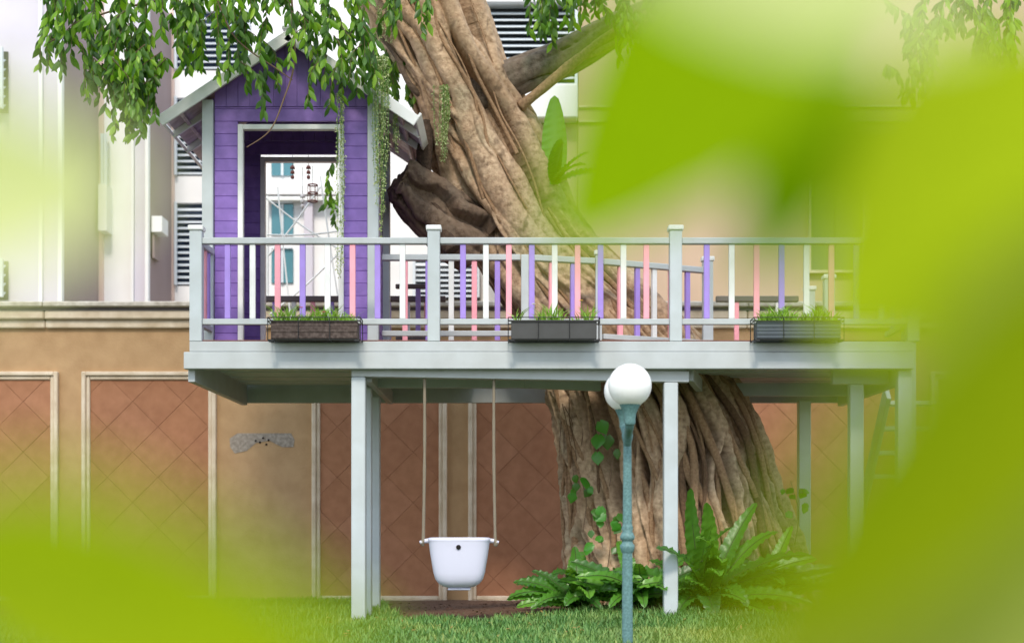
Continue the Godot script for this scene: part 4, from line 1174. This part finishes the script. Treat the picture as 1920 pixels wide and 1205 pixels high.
func ornaments():
	var n := thing("rope_net", "white climbing ropes crossing behind the playhouse opening", "rope net", Vector3(-2.8173, 3.2333, -4.2))
	var o := n.position
	for r in [[Vector3(-2.8357, 4.642, -4.2), Vector3(-1.9599, 4.0295, -4.2)], [Vector3(-2.8173, 4.2133, -4.2), Vector3(-1.868, 4.2745, -4.2)], [Vector3(-2.6948, 4.7645, -4.2), Vector3(-2.5417, 3.2333, -4.2)], [Vector3(-2.2048, 4.887, -4.2), Vector3(-1.9599, 3.2333, -4.2)], [Vector3(-2.8051, 3.9683, -4.2), Vector3(-2.2048, 4.7645, -4.2)], [Vector3(-2.7867, 3.2946, -4.2), Vector3(-1.9599, 4.0295, -4.2)], [Vector3(-2.8173, 4.0908, -4.2), Vector3(-2.5111, 4.1826, -4.2)]]:
		part("rope", tube([r[0] - o, (r[0] + r[1]) / 2 - o + Vector3(0, -0.03, 0), r[1] - o], 0.01, 0.01, 6, 8), M.white_rope, n)
	var posts := [-2.9175, -1.8439]
	for x in posts: part("net_post", box(Vector3(0.07, 1.28, 0.07), 0.006), M.white_paint, n, Vector3(x, 4.13, -4.75) - o)
	part("net_bar", box(Vector3(1.1, 0.05, 0.05), 0.006), M.white_paint, n, Vector3((posts[0] + posts[1]) / 2, 4.74, -4.75) - o)
	var k := 0
	for q in [[Vector3(-2.4378, 4.823, -3.6), "tiered dark chime hanging behind the left of the playhouse opening"], [Vector3(-2.2603, 4.823, -3.6), "small dark bell hanging in the middle behind the playhouse opening"], [Vector3(-2.3254, 4.5035, -3.6), "pale bead chime hanging lowest behind the playhouse opening"]]:
		var t := thing("hanging_chime", q[1], "wind chime", q[0], "chimes hanging behind the playhouse")
		part("cord", tube([Vector3(0, 0.35, 0), Vector3(0, 0.1, 0), Vector3(0, -0.12, 0)], 0.003, 0.003, 4, 4), M.wire, t)
		for j in 3: part("bell", lathe([Vector2(0.0, 0.02), Vector2(0.02, 0.012), Vector2(0.03 - 0.005 * j, -0.02), Vector2(0.0, -0.022)], 12), M.ornament_red if k != 2 else M.steel, t, Vector3(0, 0.03 - 0.055 * j, 0))
		k += 1
	var cg := thing("hanging_cage", "small red brown wire lantern cage behind the playhouse opening", "lantern", Vector3(-2.2129, 4.5627, -3.6))
	for y in [0.09, 0.0, -0.09]: part("hoop", lathe([Vector2(0.055, y + 0.008), Vector2(0.062, y), Vector2(0.055, y - 0.008), Vector2(0.048, y), Vector2(0.055, y + 0.008)], 16), M.ornament_red, cg)
	for j in 6: part("bar", box(Vector3(0.006, 0.18, 0.006), 0.001), M.ornament_red, cg, Vector3(cos(j * 1.047) * 0.055, 0, sin(j * 1.047) * 0.055))
	part("cord", tube([Vector3(0, 0.3, 0), Vector3(0, 0.2, 0), Vector3(0, 0.09, 0)], 0.003, 0.003, 4, 4), M.wire, cg)

# ---------- leaves close to the lens

func big_leaf(base: Vector3, tip: Vector3, wid: float, roll: float, sag: float) -> ArrayMesh:
	var d := tip - base
	var len := d.length()
	d = d.normalized()
	var side := d.cross(Vector3.BACK).normalized().rotated(d, roll)
	var nrm := side.cross(d).normalized()
	var rows := []
	var n := 22
	for k in n + 1:
		var t := float(k) / n
		var w := wid / 2 * pow(sin(PI * pow(clampf(t * 0.97 + 0.02, 0, 1), 0.75)), 0.75)
		if k == n: w = 0.0006
		var row := PackedVector3Array()
		var p := base + d * len * t + nrm * (sag * sin(PI * t) * len)
		for j in 9:
			var u := (j - 4) / 4.0
			row.append(p + side * w * u + nrm * (absf(u) * w * 0.22 + 0.035 * w * sin(t * 34.0 - absf(u) * 5.0) * absf(u)))
		rows.append(row)
	return skin(rows)

func sprig(label: String, stem: Array, leaves: Array):
	var o := thing("leafy_shoot", label, "foreground leaves", stem[0], "out of focus leaves close to the lens")
	var pts := []
	for p in stem: pts.append(p - stem[0])
	part("stem", tube(pts, 0.0022, 0.0014, 8, 20), M.shoot_stem, o)
	for l in leaves:
		var lf := part("leaf", big_leaf(l[0] - stem[0], l[1] - stem[0], l[2], l[3], l[4]), M[l[5]], o)
		var a: Vector3 = l[0] - stem[0]
		var b: Vector3 = l[1] - stem[0]
		var near: Vector3 = pts[0]
		for k in 21:
			var q: Vector3 = spline(pts, k / 20.0)
			if q.distance_to(a) < near.distance_to(a): near = q
		part("stalk", tube([near, near.lerp(a, 0.6) + Vector3(0, 0.002, 0), a], 0.0011, 0.0009, 6, 8), M.shoot_stem, lf)
		part("midrib", tube([a, a.lerp(b, 0.5) + Vector3(0, 0, -0.001), a.lerp(b, 0.97)], 0.0009, 0.0003, 6, 8), M.shoot_stem, lf)

func foreground():
	mat("shoot_stem", Color(0.55, 0.68, 0.2), 0.5)
	var vein := tex(0.01, Color(0.88, 0.9, 0.85), Color(1, 1, 1), 4)
	leafy("near_green", Color(0.555, 0.66, 0.02), Color(0.9, 1.0, 0.1), 0.9, vein).metallic_specular = 0.15
	leafy("near_hazy", Color(0.65, 0.68, 0.34), Color(1.0, 1.0, 0.5), 0.9, vein).metallic_specular = 0.15
	leafy("near_mid", Color(0.66, 0.73, 0.12), Color(1.0, 1.0, 0.2), 0.9, vein).metallic_specular = 0.15
	leafy("near_sunlit", Color(0.95, 0.95, 0.74), Color(1.0, 1.0, 0.75), 0.9, vein).metallic_specular = 0.15  # glare of the sun on these leaves is put into their colour
	leafy("near_olive", Color(0.565, 0.60, 0.06), Color(0.7, 0.9, 0.1), 0.9, vein).metallic_specular = 0.15
	sprig("bright green blurred leaves reaching in from the top right", [Vector3(0.1664, 1.1849, 12.85), Vector3(0.1526, 1.1458, 12.87), Vector3(0.1373, 1.1291, 12.88)], [
		[Vector3(0.1351, 1.143, 12.86), Vector3(0.0161, 1.0133, 12.88), 0.098, 0.3, 0.03, "near_green"],
		[Vector3(0.1414, 1.1471, 12.83), Vector3(0.0974, 0.999, 12.86), 0.056, -0.3, 0.04, "near_green"]])
	sprig("sunlit pale yellow blurred leaf along the top edge of the view", [Vector3(0.0058, 1.0964, 13.08), Vector3(0.0203, 1.0804, 13.08), Vector3(0.0334, 1.0688, 13.08)], [
		[Vector3(0.0334, 1.0673, 13.08), Vector3(0.1355, 1.0491, 13.06), 0.034, 0.3, 0.02, "near_sunlit"]])
	sprig("large green blurred leaf at the right edge of the view", [Vector3(0.2857, 1.1673, 12.86), Vector3(0.268, 1.123, 12.86), Vector3(0.2525, 1.0964, 12.86)], [
		[Vector3(0.2502, 1.092, 12.86), Vector3(0.1261, 0.9779, 12.88), 0.118, 0.3, 0.03, "near_mid"],
		[Vector3(0.2171, 1.0031, 12.99), Vector3(0.1211, 0.9475, 13), 0.05, 0.3, 0.03, "near_hazy"]])
	sprig("dark olive blurred leaves filling the lower right corner", [Vector3(0.1893, 0.9954, 13.12), Vector3(0.1762, 0.9823, 13.12), Vector3(0.1617, 0.977, 13.12)], [
		[Vector3(0.1565, 0.9783, 13.12), Vector3(0.0448, 0.8625, 13.13), 0.060, -0.3, 0.03, "near_olive"],
		[Vector3(0.189, 0.9179, 13.07), Vector3(0.0712, 0.8391, 13.08), 0.078, 0.3, 0.04, "near_hazy"]])
	sprig("bright green blurred leaf in the lower left corner", [Vector3(-0.1882, 0.8825, 13.1), Vector3(-0.1716, 0.8922, 13.1), Vector3(-0.1536, 0.8977, 13.1)], [
		[Vector3(-0.1575, 0.9017, 13.09), Vector3(-0.0332, 0.87, 13.1), 0.062, 0.3, 0.03, "near_mid"],
		[Vector3(-0.1696, 0.8971, 13.07), Vector3(-0.0843, 0.8813, 13.08), 0.034, -0.3, 0.03, "near_green"]])
	sprig("sunlit pale yellow blurred leaf at the left edge, halfway up", [Vector3(-0.1965, 1.0057, 13.1), Vector3(-0.1785, 1.0001, 13.1), Vector3(-0.1647, 0.996, 13.1)], [
		[Vector3(-0.1888, 1.005, 13.06), Vector3(-0.1058, 1.0019, 13.06), 0.056, 0.3, 0.03, "near_sunlit"]])
